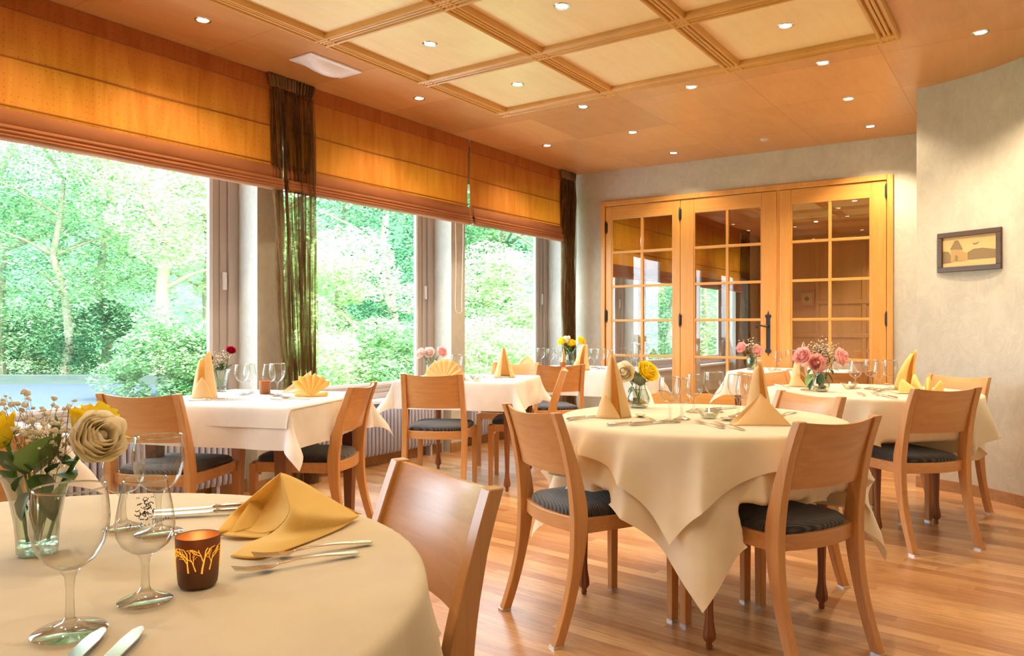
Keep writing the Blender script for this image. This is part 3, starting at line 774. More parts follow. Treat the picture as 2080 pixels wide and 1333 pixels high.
# ------------------------------------------------------------------ chairs
def make_chair():
    t = thing('dining_chair', 'x', 'chair')
    for s_ in (-1, 1):
        # rear leg and stile, one sawn curve
        N = 22; pts = []; hw = []; hh = []
        for i in range(N):
            q = i/(N-1); z = .006+(.822-.006)*q
            if z < .44: y = -.213-.095*((.44-z)/.44)**1.9
            else: y = -.213-.092*((z-.44)/.385)**1.6
            x = .200-.010*max(0, (z-.44)/.385)
            pts.append((s_*x, y, z)); hh.append(.017 if z > .02 else .017); hw.append(.018+.012*exp(-((z-.45)/.17)**2)-.002*(z > .7))
        m = MB()
        vs = []
        for i, (x, y, z) in enumerate(pts):
            for a, b in ((-1, -1), (1, -1), (1, 1), (-1, 1)): vs.append((x+a*.0165, y+b*hw[i], z))
        m.add(vs, [(i*4+k, i*4+(k+1) % 4, (i+1)*4+(k+1) % 4, (i+1)*4+k) for i in range(N-1) for k in range(4)]+[(3, 2, 1, 0), tuple((N-1)*4+k for k in range(4))])
        lg = m.build('leg', M['beech'], t, bevel=.003, angle=40)
        g = MB().box(s_*.200-.0175, s_*.200+.0175, -.308-.02, -.308+.02, 0, .009); g.build('foot_glide', M['chrome'], lg, smooth=False)
        m = MB(); x = s_*.198
        vs = []
        for z, h in ((.006, .015), (.25, .0165), (.43, .018)):
            for a, b in ((-1, -1), (1, -1), (1, 1), (-1, 1)): vs.append((x+a*h, .21+b*h, z))
        m.add(vs, [(i*4+k, i*4+(k+1) % 4, (i+1)*4+(k+1) % 4, (i+1)*4+k) for i in range(2) for k in range(4)]+[(3, 2, 1, 0), (8, 9, 10, 11)])
        lg = m.build('leg', M['beech'], t, bevel=.002, angle=40)
        g = MB().box(x-.016, x+.016, .194, .226, 0, .009); g.build('foot_glide', M['chrome'], lg, smooth=False)
        g = MB().lathe([(.0, .0), (.009, 0), (.009, .004), (0, .004)], 12, M=Matrix.Translation((x-s_*.018, .185, .375)) @ Matrix.Rotation(-s_*pi/2, 4, 'Y')); g.build('corner_screw', M['chrome'], lg)
    # seat rails
    m = MB()
    for s_ in (-1, 1): m.rail([(s_*.200, -.20, .412), (s_*.198, .20, .412)], .011, .026)
    m.rail([(-.195, .212, .412), (.195, .212, .412)], .011, .026)
    m.rail([(-.190+.380*i/10, -.205-.038*sin(pi*i/10), .412) for i in range(11)], .011, .026)
    m.build('seat_frame', M['beech_x'], t, bevel=.002)
    # cushion
    def cu(s_, v_):
        a = 2*pi*s_
        c_, n_ = cos(a), sin(a)
        e = .28
        x = abs(c_)**e*(1 if c_ > 0 else -1); y = abs(n_)**e*(1 if n_ > 0 else -1)
        prof = [(1.0, .436), (1.012, .448), (1.0, .458), (.93, .468), (.75, .476), (.4, .481), (.02, .482)]
        i = min(int(v_*6+1e-6), 6); r, z = prof[i]
        X = x*r*(.193 if y < 0 else .195+.01*y); Y = y*r*.205
        if y < 0: Y -= .034*cos(min(1, abs(X)/.193)*pi/2)*(-y)*r
        return (X, Y+.002, z)
    m = MB().grid(cu, 64, 7, cu=True); m.build('seat', M['seat'], t, angle=60)
    # back panel
    def bp(front):
        def fn(s_, v_):
            z = .592+(.818-.592)*v_; k = (z-.44)/.385; y = -.213-.092*k**1.6
            xw = .185-.010*k
            x = -xw+2*xw*s_
            bow = .030*(1-(2*s_-1)**2)
            if v_ == 1: z -= .012*sin(pi*s_)
            return (x, y-bow+(.006 if front else -.006), z)
        return fn
    m = MB(); NU, NV = 17, 9
    f1, f2 = bp(True), bp(False)
    A = [f1(i/(NU-1), j/(NV-1)) for j in range(NV) for i in range(NU)]; B = [f2(i/(NU-1), j/(NV-1)) for j in range(NV) for i in range(NU)]
    n = NU*NV; fs = []
    for j in range(NV-1):
        for i in range(NU-1):
            a = j*NU+i; fs.append((a, a+1, a+NU+1, a+NU)); fs.append((n+a, n+a+NU, n+a+NU+1, n+a+1))
    for i in range(NU-1):
        fs.append((i, n+i, n+i+1, i+1)); a = (NV-1)*NU+i; fs.append((a, a+1, n+a+1, n+a))
    for j in range(NV-1):
        a = j*NU; fs.append((a, a+NU, n+a+NU, n+a)); a = j*NU+NU-1; fs.append((a, n+a, n+a+NU, a+NU))
    m.add(A+B, fs); m.build('backrest', M['beech_x'], t, angle=40)
    return t
CH = Kind(make_chair())
G = 'beech dining chairs with dark ribbed seats'
CHAIRS = [
 (.336, 2.986, -62.5, 'beech dining chair with blue black seat at the front left of the middle round table'),
 (.929, 2.773, 29.6, 'beech dining chair seen from behind at the front right of the middle round table'),
 (-.394, 1.405, 125, 'beech dining chair close to the camera, backrest only, beyond the foreground table'),
 (-1.654, 3.759, -8.5, 'beech dining chair back on at the near side of the left window table'),
 (-1.088, 4.063, 83, 'beech dining chair seen side on at the right end of the left window table'),
 (-.488, 5.25, -6.4, 'beech dining chair square on from behind, in front of the second window table'),
 (.075, 5.58, 85, 'beech dining chair seen edge on at the right end of the second window table'),
 (-.03, 6.32, 168, 'pale beech dining chair at the far side of the second window table'),
 (.33, 6.53, 14, 'pale beech dining chair from behind at the table in the corner by the curtain'),
 (1.078, 3.368, 111, 'lit beech backrest showing above the cloth at the far right of the middle round table'),
 (2.091, 4.088, 15, 'beech dining chair from behind at the near side of the right round table'),
 (2.528, 4.666, 113, 'beech dining chair between the right round table and the curved wall'),
 (1.84, 4.97, 200, 'brightly lit beech dining chair at the far left of the right round table'),
 (2.33, 5.62, -2, 'shaded beech dining chair seen behind the pink roses, in front of the glazed doors'),
 (-1.32, 1.80, 222, 'beech dining chair cut off by the left edge beyond the foreground table'),
]
for x, y, a, lb in CHAIRS: CH.put((x, y, 0), radians(a), lb, G)
# ------------------------------------------------------------------ tables and cloths
def make_table(shape, hx, hy, label, loc, rot, legin=.1, fancy=True, zt=.75, legr=None):
    t = thing('dining_table', label, 'table', loc, rot)
    m = MB()
    if shape == 'round':
        m.lathe([(0, zt-.028), (hx-.01, zt-.028), (hx, zt-.022), (hx, zt-.004), (hx-.004, zt), (0, zt)], 64)
    else: m.box(-hx, hx, -hy, hy, zt-.028, zt)
    m.build('tabletop', M['table_wood'], t, bevel=.003 if shape != 'round' else 0)
    lx, ly = (legr or hx*.60,)*2 if shape == 'round' else (hx-legin, hy-legin)
    m = MB()
    for s_ in (-1, 1):
        m.box(-lx, lx, s_*ly-.01, s_*ly+.01, zt-.115, zt-.028); m.box(s_*lx-.01, s_*lx+.01, -ly, ly, zt-.115, zt-.028)
    m.build('apron', M['table_wood'], t, smooth=False)
    for a in (-1, 1):
        for b in (-1, 1):
            m = MB()
            if fancy:
                m.lathe([(.0, 0), (.010, 0), (.013, .012), (.010, .022), (.017, .03), (.0245, .042), (.0235, .06), (.0165, .10), (.0145, .14), (.0165, .22), (.024, .48), (.031, .60), (.031, zt-.028)], 32, (a*lx, b*ly, 0), .18, 8)
            else:
                m.lathe([(0, 0), (.024, 0), (.027, .03), (.047, .60), (.047, zt-.028)], 4, M=Matrix.Translation((a*lx, b*ly, 0)) @ Matrix.Rotation(pi/4, 4, 'Z'))
            m.build('leg', M['dark_leg'], t, angle=60 if fancy else 20)
    return t
def blocked(p_):
    for cx, cy, a, _ in CHAIRS:
        dx, dy = p_.x-cx, p_.y-cy
        if dx*dx+dy*dy > .25: continue
        a = radians(a); lx = dx*cos(a)+dy*sin(a); ly = -dx*sin(a)+dy*cos(a)
        if abs(lx) < .25:
            if p_.z < .515 and -.33 < ly < .25: return True
            if .5 < p_.z < .735 and -.38 < ly < -.195-(p_.z-.5)*.2: return True
    return False
def cloth(label, shape, hx, hy, SX, SY, loc, rot, z, mat, lift=0, seed=1, cat='tablecloth', n=100, ripple=1.0, group=None, off=0.0, crot=0.0, bulge=1.0):
    """square cloth laid over a table: every point beyond the table edge hangs down by its distance past the edge"""
    cr, sr = cos(crot), sin(crot)
    def fn(s_, v_):
        X0 = -SX+2*SX*s_; Y0 = -SY+2*SY*v_
        X = X0*cr-Y0*sr; Y = X0*sr+Y0*cr
        if shape == 'round':
            R_ = sqrt(X*X+Y*Y); e = max(0.0, R_-hx)
            if e == 0: return Vector((X, Y, z+lift))
            th = atan2(Y, X); dx, dy = cos(th), sin(th); qx, qy = dx*hx, dy*hx
            dl = (th-crot-pi/4) % (pi/2); dl = dl-pi/2 if dl > pi/4 else dl
            dn = dl+.12*noise.noise(Vector((dx*2, dy*2, seed+7)))
            pl_ = 1-abs(sin(dn*8+seed))
            out = e*(.03+.19*bulge*exp(-(dl/.17)**2)*min(1, e*2.2)+.30*ripple*pl_*min(1, e*14)*(1-.85*exp(-(dl/.16)**2)))
            tang = .05*e*noise.noise(Vector((dx*2.5, dy*2.5, seed)))
        else:
            ax = max(0.0, abs(X)-hx); ay = max(0.0, abs(Y)-hy); e = sqrt(ax*ax+ay*ay)
            if e == 0: return Vector((X, Y, z+lift))
            sx = 1 if X > 0 else -1; sy = 1 if Y > 0 else -1
            qx = X if ax == 0 else sx*hx; qy = Y if ay == 0 else sy*hy
            dx, dy = sx*ax/e, sy*ay/e
            corner = 2*ax*ay/(e*e)
            tt = (X if ay > 0 else Y)
            out = e*(.10+.42*corner*min(1, e*5)) + ripple*.014*min(1, e*7)*sin(tt*13+seed)*(1-corner)
            tang = 0
        drop = sqrt(e*e+.0002)-.0141
        o1 = (.012+off)*(1-exp(-e/.012))+out
        k_ = min(1.0, max(.75, 1-out*.3))
        nz = .010*min(1, e*6)*noise.noise(Vector((X*5, Y*5, seed*3)))
        P_ = lambda o_: Vector((qx+dx*o_-dy*tang, qy+dy*o_+dx*tang, z+lift-drop*k_))
        o_ = o1+nz; p_ = P_(o_); Mw = Matrix.Translation(loc) @ Matrix.Rotation(rot, 4, 'Z'); k2 = 0
        while k2 < 66 and blocked(Mw @ p_): o_ -= .01; k2 += 1; p_ = P_(o_)
        if k2 == 66: p_ = P_(o1+nz)
        elif k2: p_ = P_(o_-.006+off*.8)
        return p_
    m = MB().grid(fn, n, n)
    for it in range(3):        # let the cloth settle: smooth the hanging part only
        V = m.v; new = list(V)
        for j in range(1, n-1):
            for i in range(1, n-1):
                q = j*n+i
                if V[q][2] > z+lift-.012: continue
                a_, b_, c_, d_ = V[q-1], V[q+1], V[q-n], V[q+n]
                new[q] = tuple(V[q][k]*.4+.15*(a_[k]+b_[k]+c_[k]+d_[k]) for k in range(3))
        m.v = new
    o = m.build('tablecloth', mat, None, angle=0, loc=loc, rotz=rot)
    tag(o, label, cat, group); return o
ZT = .752
# foreground
make_table('round', .62, .62, 'round dining table in the foreground, hidden under its warm lit cream cloth', (-.76, 1.07, 0), radians(20))
cloth('warm lit cream cloth on the foreground round table at the lower left', 'round', .626, .626, .80, .80, (-.76, 1.07, 0), 0, ZT, M['cloth_warm'], seed=2, n=150, crot=radians(-75), ripple=.8)
# left window table
TR = radians(-14)
c2 = Vector((-1.345, 4.035, 0))
make_table('sq', .425, .42, 'square dining table with dark legs by the largest window', c2, TR, legin=.07, fancy=False)
cloth('long white under cloth on the left window table', 'sq', .43, .425, .64, .635, c2, TR, ZT, M['cloth'], seed=3, ripple=.6)
cloth('short white top cloth on the left window table, shifted to its near side', 'sq', .43, .425, .45, .535, c2, TR, ZT+.002, M['cloth'], seed=4, off=.006, ripple=.5)
c3 = Vector((-.31, 5.63, 0))
make_table('sq', .43, .40, 'square dining table with tapered fluted legs by the middle window', c3, TR, legin=.06)
cloth('white cloth on the second window table', 'sq', .435, .405, .645, .615, c3, TR, ZT, M['cloth'], seed=5, ripple=1.0)
c4 = Vector((.75, 6.98, 0))
make_table('sq', .5, .4, 'dining table in the corner by the curtain', c4, radians(-20), legin=.06)
cloth('white cloth on the corner table in front of the left glazed door', 'sq', .505, .405, .74, .64, c4, radians(-20), ZT, M['cloth'], seed=6, ripple=1.0)
c5 = Vector((.77, 3.12, 0))
make_table('round', .52, .52, 'round dining table with fluted dark legs in the middle of the room', c5, radians(-55), legr=.335)
cloth('long warm lit cream under cloth with deep pointed corners on the middle round table', 'round', .55, .55, .80, .80, c5, 0, ZT, M['cloth_warm'], seed=.3, n=150, crot=radians(-104-45), ripple=.9)
cloth('shorter warm lit cream top cloth on the middle round table', 'round', .55, .55, .655, .655, c5, 0, ZT+.0025, M['cloth_warm'], seed=1.9, n=140, off=.016, crot=radians(-112-45), ripple=1.3)
c6 = Vector((2.09, 4.46, 0))
make_table('round', .54, .54, 'round dining table with fluted dark legs near the curved wall', c6, radians(27), legr=.25)
cloth('warm lit cream cloth on the right round table', 'round', .575, .575, .80, .80, c6, 0, ZT, M['cloth_warm'], seed=1.2, n=140, crot=radians(-80-45), bulge=.3)
c7 = Vector((2.42, 6.62, 0))
make_table('sq', .42, .38, 'dining table standing against the glazed doors', c7, BT, legin=.06)
cloth('white cloth on the small table in front of the right glazed door', 'sq', .425, .385, .64, .60, c7, BT, ZT, M['cloth'], seed=8)
c8 = Vector((-2.30, 2.66, 0))
make_table('sq', .42, .42, 'dining table beside the window at the left edge', c8, radians(-20), legin=.06)
cloth('white cloth corner of the table behind the foreground bouquet', 'sq', .43, .43, .68, .68, c8, radians(-20), ZT, M['cloth'], seed=9)

# ------------------------------------------------------------------ glasses
def lathe_part(name, prof, mat, par, seg=32, **k): return MB().lathe(prof, seg).build(name, mat, par, angle=60, **k)
def make_glass(kind):
    if kind == 'wine':
        t = thing('wine_glass', 'x', 'wine glass')
        lathe_part('foot', [(0, .0), (.040, 0), (.0415, .0015), (.038, .004), (.02, .0085), (.008, .013), (.0055, .018)], M['solid_glass'], t)
        lathe_part('stem', [(.0055, .018), (.0048, .03), (.0045, .05), (.006, .066), (.011, .074)], M['solid_glass'], t)
        lathe_part('bowl', [(.004, .0745), (.016, .078), (.028, .087), (.037, .102), (.0425, .122), (.0435, .138), (.042, .155), (.0395, .172)], M['thin'], t)
        lathe_part('rim', [(.0393, .1715), (.0387, .1727), (.0393, .174), (.0402, .1727), (.0397, .1715)], M['rim'], t)
    else:
        t = thing('tulip_glass', 'x', 'wine glass')
        lathe_part('foot', [(0, .0), (.033, 0), (.0345, .0015), (.031, .004), (.016, .010), (.008, .015), (.0058, .02)], M['solid_glass'], t)
        lathe_part('stem', [(.0058, .02), (.005, .035), (.005, .05), (.0065, .058), (.010, .063)], M['solid_glass'], t)
        lathe_part('bowl', [(.004, .0635), (.018, .067), (.029, .076), (.0355, .089), (.037, .101), (.0355, .116), (.032, .135), (.0285, .152), (.0275, .162)], M['thin'], t)
        lathe_part('rim', [(.0273, .1615), (.0267, .1627), (.0273, .164), (.0282, .1627), (.0277, .1615)], M['rim'], t)
    return t
GW = Kind(make_glass('wine')); GT = Kind(make_glass('tulip'))
def gl(px, py, kind, label, grp, sc=1.0, rot=0): return (GW if kind == 'w' else GT).put(on(px, py, ZT+.004), rot, label, grp, sc)
g1 = 'glasses on the foreground table'
gl(142, 1284, 'w', 'large wine glass nearest the camera, in front of the flared vase', g1)
glog = gl(295, 1222, 't', 'tulip wine glass printed with a dark crest and script, beside the amber candle holder', g1, rot=0)
gl(250, 1074, 't', 'tulip wine glass partly behind the larger rear glass on the foreground table', g1)
gl(322, 1084, 'w', 'large wine glass at the back of the foreground table, in front of the chair seat', g1)
g2 = 'glasses on the left window table'
gl(492, 803, 'w', 'wine glass right of the red roses, front one of that pair', g2, .95); gl(507, 800, 't', 'wine glass right of the red roses, half hidden rear one', g2)
gl(546, 801, 't', 'tulip glass behind the copper candle holder on the left window table', g2); gl(563, 805, 'w', 'wine glass between the copper candle holder and the yellow fan napkin', g2)
g3 = 'glasses on the second window table'
gl(926, 771, 'w', 'wine glass standing just right of the fan napkin behind the chair back', g3); gl(944, 773, 't', 'tulip glass next to the large glass right of the fan napkin', g3)
gl(962, 769, 'w', 'wine glass behind the clear candle bowl, left of two', g3); gl(982, 768, 'w', 'wine glass behind the clear candle bowl, right of two', g3)
g4 = 'glasses on the corner table'
gl(1099, 745, 'w', 'wine glass first from the left on the corner table', g4); gl(1119, 748, 'w', 'wine glass second from the left on the corner table', g4)
gl(1133, 746, 't', 'small glass just left of the yellow flowers on the corner table', g4, .9); gl(1192, 746, 't', 'glass just right of the tall napkin on the corner table', g4)
gl(1207, 748, 'w', 'wine glass in the middle of the right hand group on the corner table', g4); gl(1221, 750, 'w', 'wine glass second from the right on the corner table', g4)
gl(1239, 749, 't', 'tulip glass at the right end of the corner table', g4)
g5 = 'glasses on the middle round table'
gl(1361, 858, 'w', 'wine glass nearest the vase on the middle round table', g5); gl(1385, 853, 't', 'tulip glass partly behind the first glass of the middle round table', g5)
gl(1409, 838, 't', 'printed tulip glass behind the candle bowl, left of the single wine glass', g5); gl(1450, 838, 'w', 'wine glass standing free above the candle bowl of the middle round table', g5)
gl(1500, 848, 'w', 'wine glass touching the tall right hand napkin of the middle round table', g5); gl(1512, 843, 't', 'tulip glass behind the tall right hand napkin of the middle round table', g5)
g6 = 'glasses on the right round table'
gl(1737, 789, 't', 'slim glass beside the candle bowl of the right round table', g6); gl(1769, 791, 'w', 'tallest wine glass of the right round table', g6)
gl(1786, 794, 't', 'small tulip glass between two larger ones on the right round table', g6); gl(1808, 792, 'w', 'rightmost wine glass of the right round table', g6)
gl(1640, 793, 'w', 'wine glass left of the pink roses vase on the right round table', g6)
gl(1650, 788, 't', 'tulip glass close behind the vase of the right round table', g6)
g7 = 'glasses on the table by the glazed doors'
gl(1580, 753, 't', 'tulip glass beside the clear candle bowl on the table by the glazed doors', g7); gl(1606, 753, 'w', 'wine glass near the door handle, right one on the table by the glazed doors', g7)

# printed crest and script on the tulip glass (wrapped round the bowl)
def wrap(pts2, zc, par, name):
    """pts2: strokes as lists of (arc metres, height) drawn as thin ribbons just outside the bowl"""
    m = MB()
    def rad(z):
        P = [(.018, .067), (.029, .076), (.0355, .089), (.037, .101), (.0355, .116), (.032, .135), (.0285, .152)]
        for (r0, z0), (r1, z1) in zip(P, P[1:]):
            if z0 <= z <= z1: return r0+(r1-r0)*(z-z0)/(z1-z0)
        return .037
    for st, wd in pts2:
        q = []
        for x, z in st:
            zz = zc+z; r = rad(zz)+.0004; a = -pi/2+x/r
            q.append(Vector((r*cos(a), r*sin(a), zz)))
        m.tube(q, wd, 4)
    return m.build(name, pbr('dark_print', '#1c1814', .6), par)
face = atan2(0-glog.location.y, 0-glog.location.x)
glog.rotation_euler.z = face+pi/2
def letter(kind, x, h):
    L = {'C': [[(1, .85), (.6, 1), (.1, .6), (.05, .25), (.4, 0), (.9, .2)]], 'h': [[(0, 0), (.25, 1.0), (.3, .95), (.1, .05), (.3, .5), (.5, .45), (.5, 0), (.8, .1)]],
         'a': [[(.55, .45), (.2, .45), (.05, .15), (.25, 0), (.5, .3), (.5, .05), (.8, .1)]], 'r': [[(0, .1), (.2, .45), (.25, .35), (.5, .4), (.45, .05), (.75, .1)]],
         'l': [[(0, .1), (.4, .9), (.3, 1), (.2, .2), (.4, 0), (.6, .1)]], 'e': [[(0, .15), (.4, .3), (.25, .45), (.08, .2), (.3, 0), (.6, .12)]],
         's': [[(0, .1), (.35, .45), (.4, .1), (.15, 0), (.6, .1)]], 'D': [[(.2, .95), (.1, .0), (.6, .1), (.9, .5), (.7, .9), (.1, 1)]],
         'o': [[(.3, .42), (.05, .2), (.25, 0), (.5, .2), (.3, .42), (.8, .35)]], 't': [[(.2, .8), (.15, .1), (.4, .05), (.6, .15)], [(.0, .55), (.5, .6)]]}
    return [[(x+a*h*.8, b*h) for a, b in st] for st in L[kind]]
st = []; x = -.0245
for ch in 'Charles':
    for s_ in letter(ch, x, .007 if ch == 'C' else .0058): st.append(([(a, b+a*.12) for a, b in s_], .0003))
    x += .0044 if ch != 'C' else .0055
x += .0005
for ch in 'Dorets':
    for s_ in letter(ch, x, .007 if ch == 'D' else .0058): st.append(([(a, b+a*.12) for a, b in s_], .0003))
    x += .0041 if ch != 'D' else .0055
gb = [c_ for c_ in glog.children if c_.name.startswith('bowl')][0]
wrap(st, .1085, gb, 'script_print')
rnd = random.Random(4); st = []
for i in range(46):
    a = rnd.uniform(0, 2*pi); r = rnd.random()**.6; x, z = .0125*r*cos(a), .0115*r*sin(a)
    if abs(x) > .0125*(1-abs(z)/.02): continue
    q = [(x, z)]
    for k in range(3):
        a += rnd.uniform(-1.4, 1.4); x += .0018*cos(a); z += .0018*sin(a); q.append((x, z))
    st.append((q, rnd.uniform(.0004, .0008)))
for x in (-.0085, 0, .0085):
    st.append(([(x-.0018, .0145), (x-.001, .0165), (x, .015), (x+.001, .0165), (x+.0018, .0145)], .0004))
wrap(st, .1285, gb, 'crest_print')

# ------------------------------------------------------------------ candle holders
def holder(label, px, py, col, h=.07, r=.0305, trees=False):
    t = thing('candle_holder', label, 'candle holder', on(px, py, ZT+.003), 0)
    m = MB().lathe([(0, 0), (r*.80, 0), (r*.86, .003), (r*.9, .012), (r, h-.002), (r*.985, h), (r*.93, h-.001), (r*.84, .014), (0, .012)], 40)
    mt, n, l, o = newmat('frosted_brown_glass')
    b = n.new('ShaderNodeBsdfPrincipled'); b.inputs['Base Color'].default_value = lin(col); b.inputs['Roughness'].default_value = .45
    b.inputs['Transmission Weight'].default_value = .12; tl = n.new('ShaderNodeBsdfTranslucent'); tl.inputs[0].default_value = lin('#d9761a')
    mx = n.new('ShaderNodeMixShader'); mx.inputs[0].default_value = .12; l.new(b.outputs[0], mx.inputs[1]); l.new(tl.outputs[0], mx.inputs[2]); l.new(mx.outputs[0], o.inputs[0])
    m.build('glass_cup', mt, t, angle=50)
    m = MB().lathe([(0, .013), (r*.7, .013), (r*.7, .028), (0, .029)], 24); m.build('tealight', pbr('wax', '#f2e3bd', .5), t)
    m = MB().lathe([(0, .03), (.003, .034), (.0035, .040), (.002, .048), (0, .053)], 10); m.build('flame', M['flame'], t)
    pl = bpy.data.lights.new('candle_light', 'POINT'); pl.energy = .14; pl.color = (1, .5, .15); pl.shadow_soft_size = .006
    po = bpy.data.objects.new('candle_light', pl); COL.objects.link(po); po.location = t.location+Vector((0, 0, .058))
    if trees:
        m = MB(); rn = random.Random(5)
        fa = atan2(-t.location.y, -t.location.x)
        def P(a, z): rr = r*(.9+.1*(z-.012)/(h-.014))+.0002; return Vector((rr*cos(fa+a), rr*sin(fa+a), z))
        def br(a, z, an, L, w, dep):
            q = [P(a, z)]
            for k in range(4):
                a += sin(an)*L/4/r; z += cos(an)*L/4; an += rn.uniform(-.15, .15)
                if z > h-.012: break
                q.append(P(a, z))
                if dep > 0 and k > 0: br(a, z, an+rn.choice((-1, 1))*rn.uniform(.45, .8), L*.62, w*.65, dep-1)
            if len(q) > 1: m.tube(q, [w*(1-.5*i/len(q)) for i in range(len(q))], 5)
        br(-.45, .024, -.1, .026, .0011, 2); br(.18, .022, .12, .032, .0013, 3); br(.55, .026, .25, .022, .0008, 2); br(-.1, .026, -.35, .02, .0008, 2)
        br(1.6, .022, 0, .03, .0011, 2); br(2.4, .022, .1, .03, .0011, 2); br(-1.5, .022, -.1, .03, .0011, 2)
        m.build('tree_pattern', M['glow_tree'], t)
    return t
holder('amber brown glass candle holder with glowing tree pattern on the foreground table', 402, 1187, '#6b431d', trees=True)
holder('small copper brown candle holder on the left window table', 538, 801, '#a9713f', h=.072, r=.032)
holder('small copper brown candle holder in front of the yellow flowers on the corner table', 1143, 750, '#9b6038', h=.06, r=.028)
def bowl(label, px, py, s_=1.0):
    t = thing('candle_bowl', label, 'candle bowl', on(px, py, ZT+.004), 0); t.scale = (s_,)*3
    MB().lathe([(0, 0), (.024, 0), (.03, .004), (.044, .028), (.052, .036), (.049, .037), (.026, .008), (0, .007)], 32).build('glass_bowl', M['vase'], t)
    MB().lathe([(0, .009), (.019, .009), (.019, .022), (0, .022)], 20).build('tealight', pbr('pale_wax', '#f7ecd6', .5), t)
    MB().lathe([(0, .023), (.003, .026), (.002, .038), (0, .042)], 8).build('flame', M['flame'], t)
    return t
bowl('clear glass candle bowl with lit tealight on the middle round table', 1440, 850)
bowl('clear glass candle bowl with lit tealight on the right round table', 1725, 790)
bowl('small clear glass candle bowl on the table by the glazed doors', 1568, 755, .8)
bowl('clear glass candle bowl on the second window table', 968, 774)

# ------------------------------------------------------------------ cutlery
def ribbon(m, prof, th):
    """prof: (y, halfwidth, z)"""
    vs = []
    for y, w, z in prof: vs += [(-w, y, z), (w, y, z), (w, y, z+th), (-w, y, z+th)]
    n = len(prof); m.add(vs, [(i*4+k, i*4+(k+1) % 4, (i+1)*4+(k+1) % 4, (i+1)*4+k) for i in range(n-1) for k in range(4)]+[(3, 2, 1, 0), tuple((n-1)*4+k for k in range(4))])
def fork():
    t = thing('fork', 'x', 'fork'); m = MB(); ribbon(m, [(-.10, .004, .001), (-.095, .008, .001), (-.07, .007, .003), (-.04, .0045, .006), (0, .003, .007), (.03, .003, .004)], .0025); m.build('handle', M['gilt'], t, bevel=.0008)
    m = MB(); ribbon(m, [(.03, .003, .004), (.042, .010, .002), (.055, .012, .003)], .0016)
    for i in range(4):
        x = -.0098+i*.0065; vs = []
        for y, z in ((.055, .003), (.075, .0045), (.095, .009)): vs += [(x-.0013, y, z), (x+.0013, y, z), (x+.0013, y, z+.0016), (x-.0013, y, z+.0016)]
        m.add(vs, [(j*4+k, j*4+(k+1) % 4, (j+1)*4+(k+1) % 4, (j+1)*4+k) for j in range(2) for k in range(4)]+[(8, 9, 10, 11)])
    m.build('tines', M['gilt'], t, angle=30); return t
def spoon():
    t = thing('spoon', 'x', 'spoon'); m = MB(); ribbon(m, [(-.10, .004, .001), (-.095, .008, .001), (-.07, .007, .003), (-.04, .0045, .006), (0, .003, .007), (.04, .003, .005)], .0025); m.build('handle', M['gilt'], t, bevel=.0008)
    m = MB().grid(lambda a, b: (b*.0195*cos(2*pi*a), .066+b*.030*sin(2*pi*a), .009-.008*(1-b*b)), 24, 6, cu=True); m.build('bowl', M['gilt'], t, solid=.001); return t
def knife():
    t = thing('knife', 'x', 'knife'); m = MB()
    m.tube([(0, -.115, .006), (0, -.112, .006), (0, -.06, .006), (0, -.02, .006), (0, -.012, .006), (0, -.005, .006), (0, 0, .006)], [.004, .0085, .008, .0065, .0055, .008, .004], 10, flat=.62); m.build('handle', M['steel'], t)
    m = MB(); ribbon(m, [(-.002, .0035, .005), (.01, .0085, .004), (.08, .0095, .003), (.105, .007, .003), (.115, .002, .003)], .0014); m.build('blade', M['chrome'], t, smooth=False); return t
FK, SP, KN = Kind(fork()), Kind(spoon()), Kind(knife())
def cut(kind, px0, py0, px1, py1, label, grp, dz=0, L=None):
    """handle end at pixel 0, tip at pixel 1"""
    a = on(px0, py0, ZT+.004); b = on(px1, py1, ZT+.004); d = b-a; d.z = 0; half = .10
    c_ = (a+b)/2; ang = atan2(d.y, d.x)-pi/2
    c_.z += dz
    return kind.put(c_, ang, label, grp)
def cut2(kind, x, y, deg, label, grp, dz=0): return kind.put((x, y, ZT+.004+dz), radians(deg), label, grp)
q1 = 'cutlery on the foreground table'
cut(FK, 757, 1103, 505, 1140, 'fork lying against the yellow napkin, upper of two on the foreground table', q1)
cut(FK, 718, 1127, 478, 1168, 'fork nearest the camera beside the yellow napkin, lower of two', q1)
cut2(KN, -.60, 1.525, 105, 'upper of two knives behind the yellow napkin on the foreground table', q1)
cut2(KN, -.585, 1.49, 103, 'lower of two knives behind the yellow napkin, foreground table', q1)
cut2(KN, -.475, .800, 8, 'knife at the bottom edge pointing at the nearest glass, left of two', q1)
cut2(KN, -.435, .803, 6, 'knife at the bottom edge below the candle holder, right of two', q1)
q2 = 'cutlery on the left window table'
cut2(KN, -1.50, 3.80, -75, 'knife at the foot of the tall napkin on the left window table', q2); cut2(KN, -1.44, 3.86, -72, 'second knife beside the tall napkin on the left window table', q2)
cut2(FK, -1.12, 3.83, 100, 'fork near the copper candle holder on the left window table', q2); cut2(SP, -1.10, 3.92, 95, 'spoon right of the copper candle holder on the left window table', q2)
q3 = 'cutlery on the second window table'
cut2(FK, -.33, 5.38, -60, 'fork just right of the chair back on the second window table', q3); cut2(SP, -.2, 5.5, 70, 'spoon left of the pointed napkin on the second window table', q3)
cut2(KN, .02, 5.72, -75, 'knife right of the pointed napkin on the second window table', q3)
q4 = 'cutlery on the corner table'
cut2(KN, .60, 6.65, -70, 'knife at the near edge of the corner table, left of the right hand glasses', q4); cut2(FK, .80, 6.62, -72, 'fork at the near edge of the corner table, below the right hand glasses', q4)
cut2(KN, .25, 6.95, 110, 'knife under the folded napkin at the left of the corner table', q4)
q5 = 'cutlery on the middle round table'
cut(KN, 1233, 866, 1330, 858, 'front knife lying before the left napkin of the middle round table', q5)
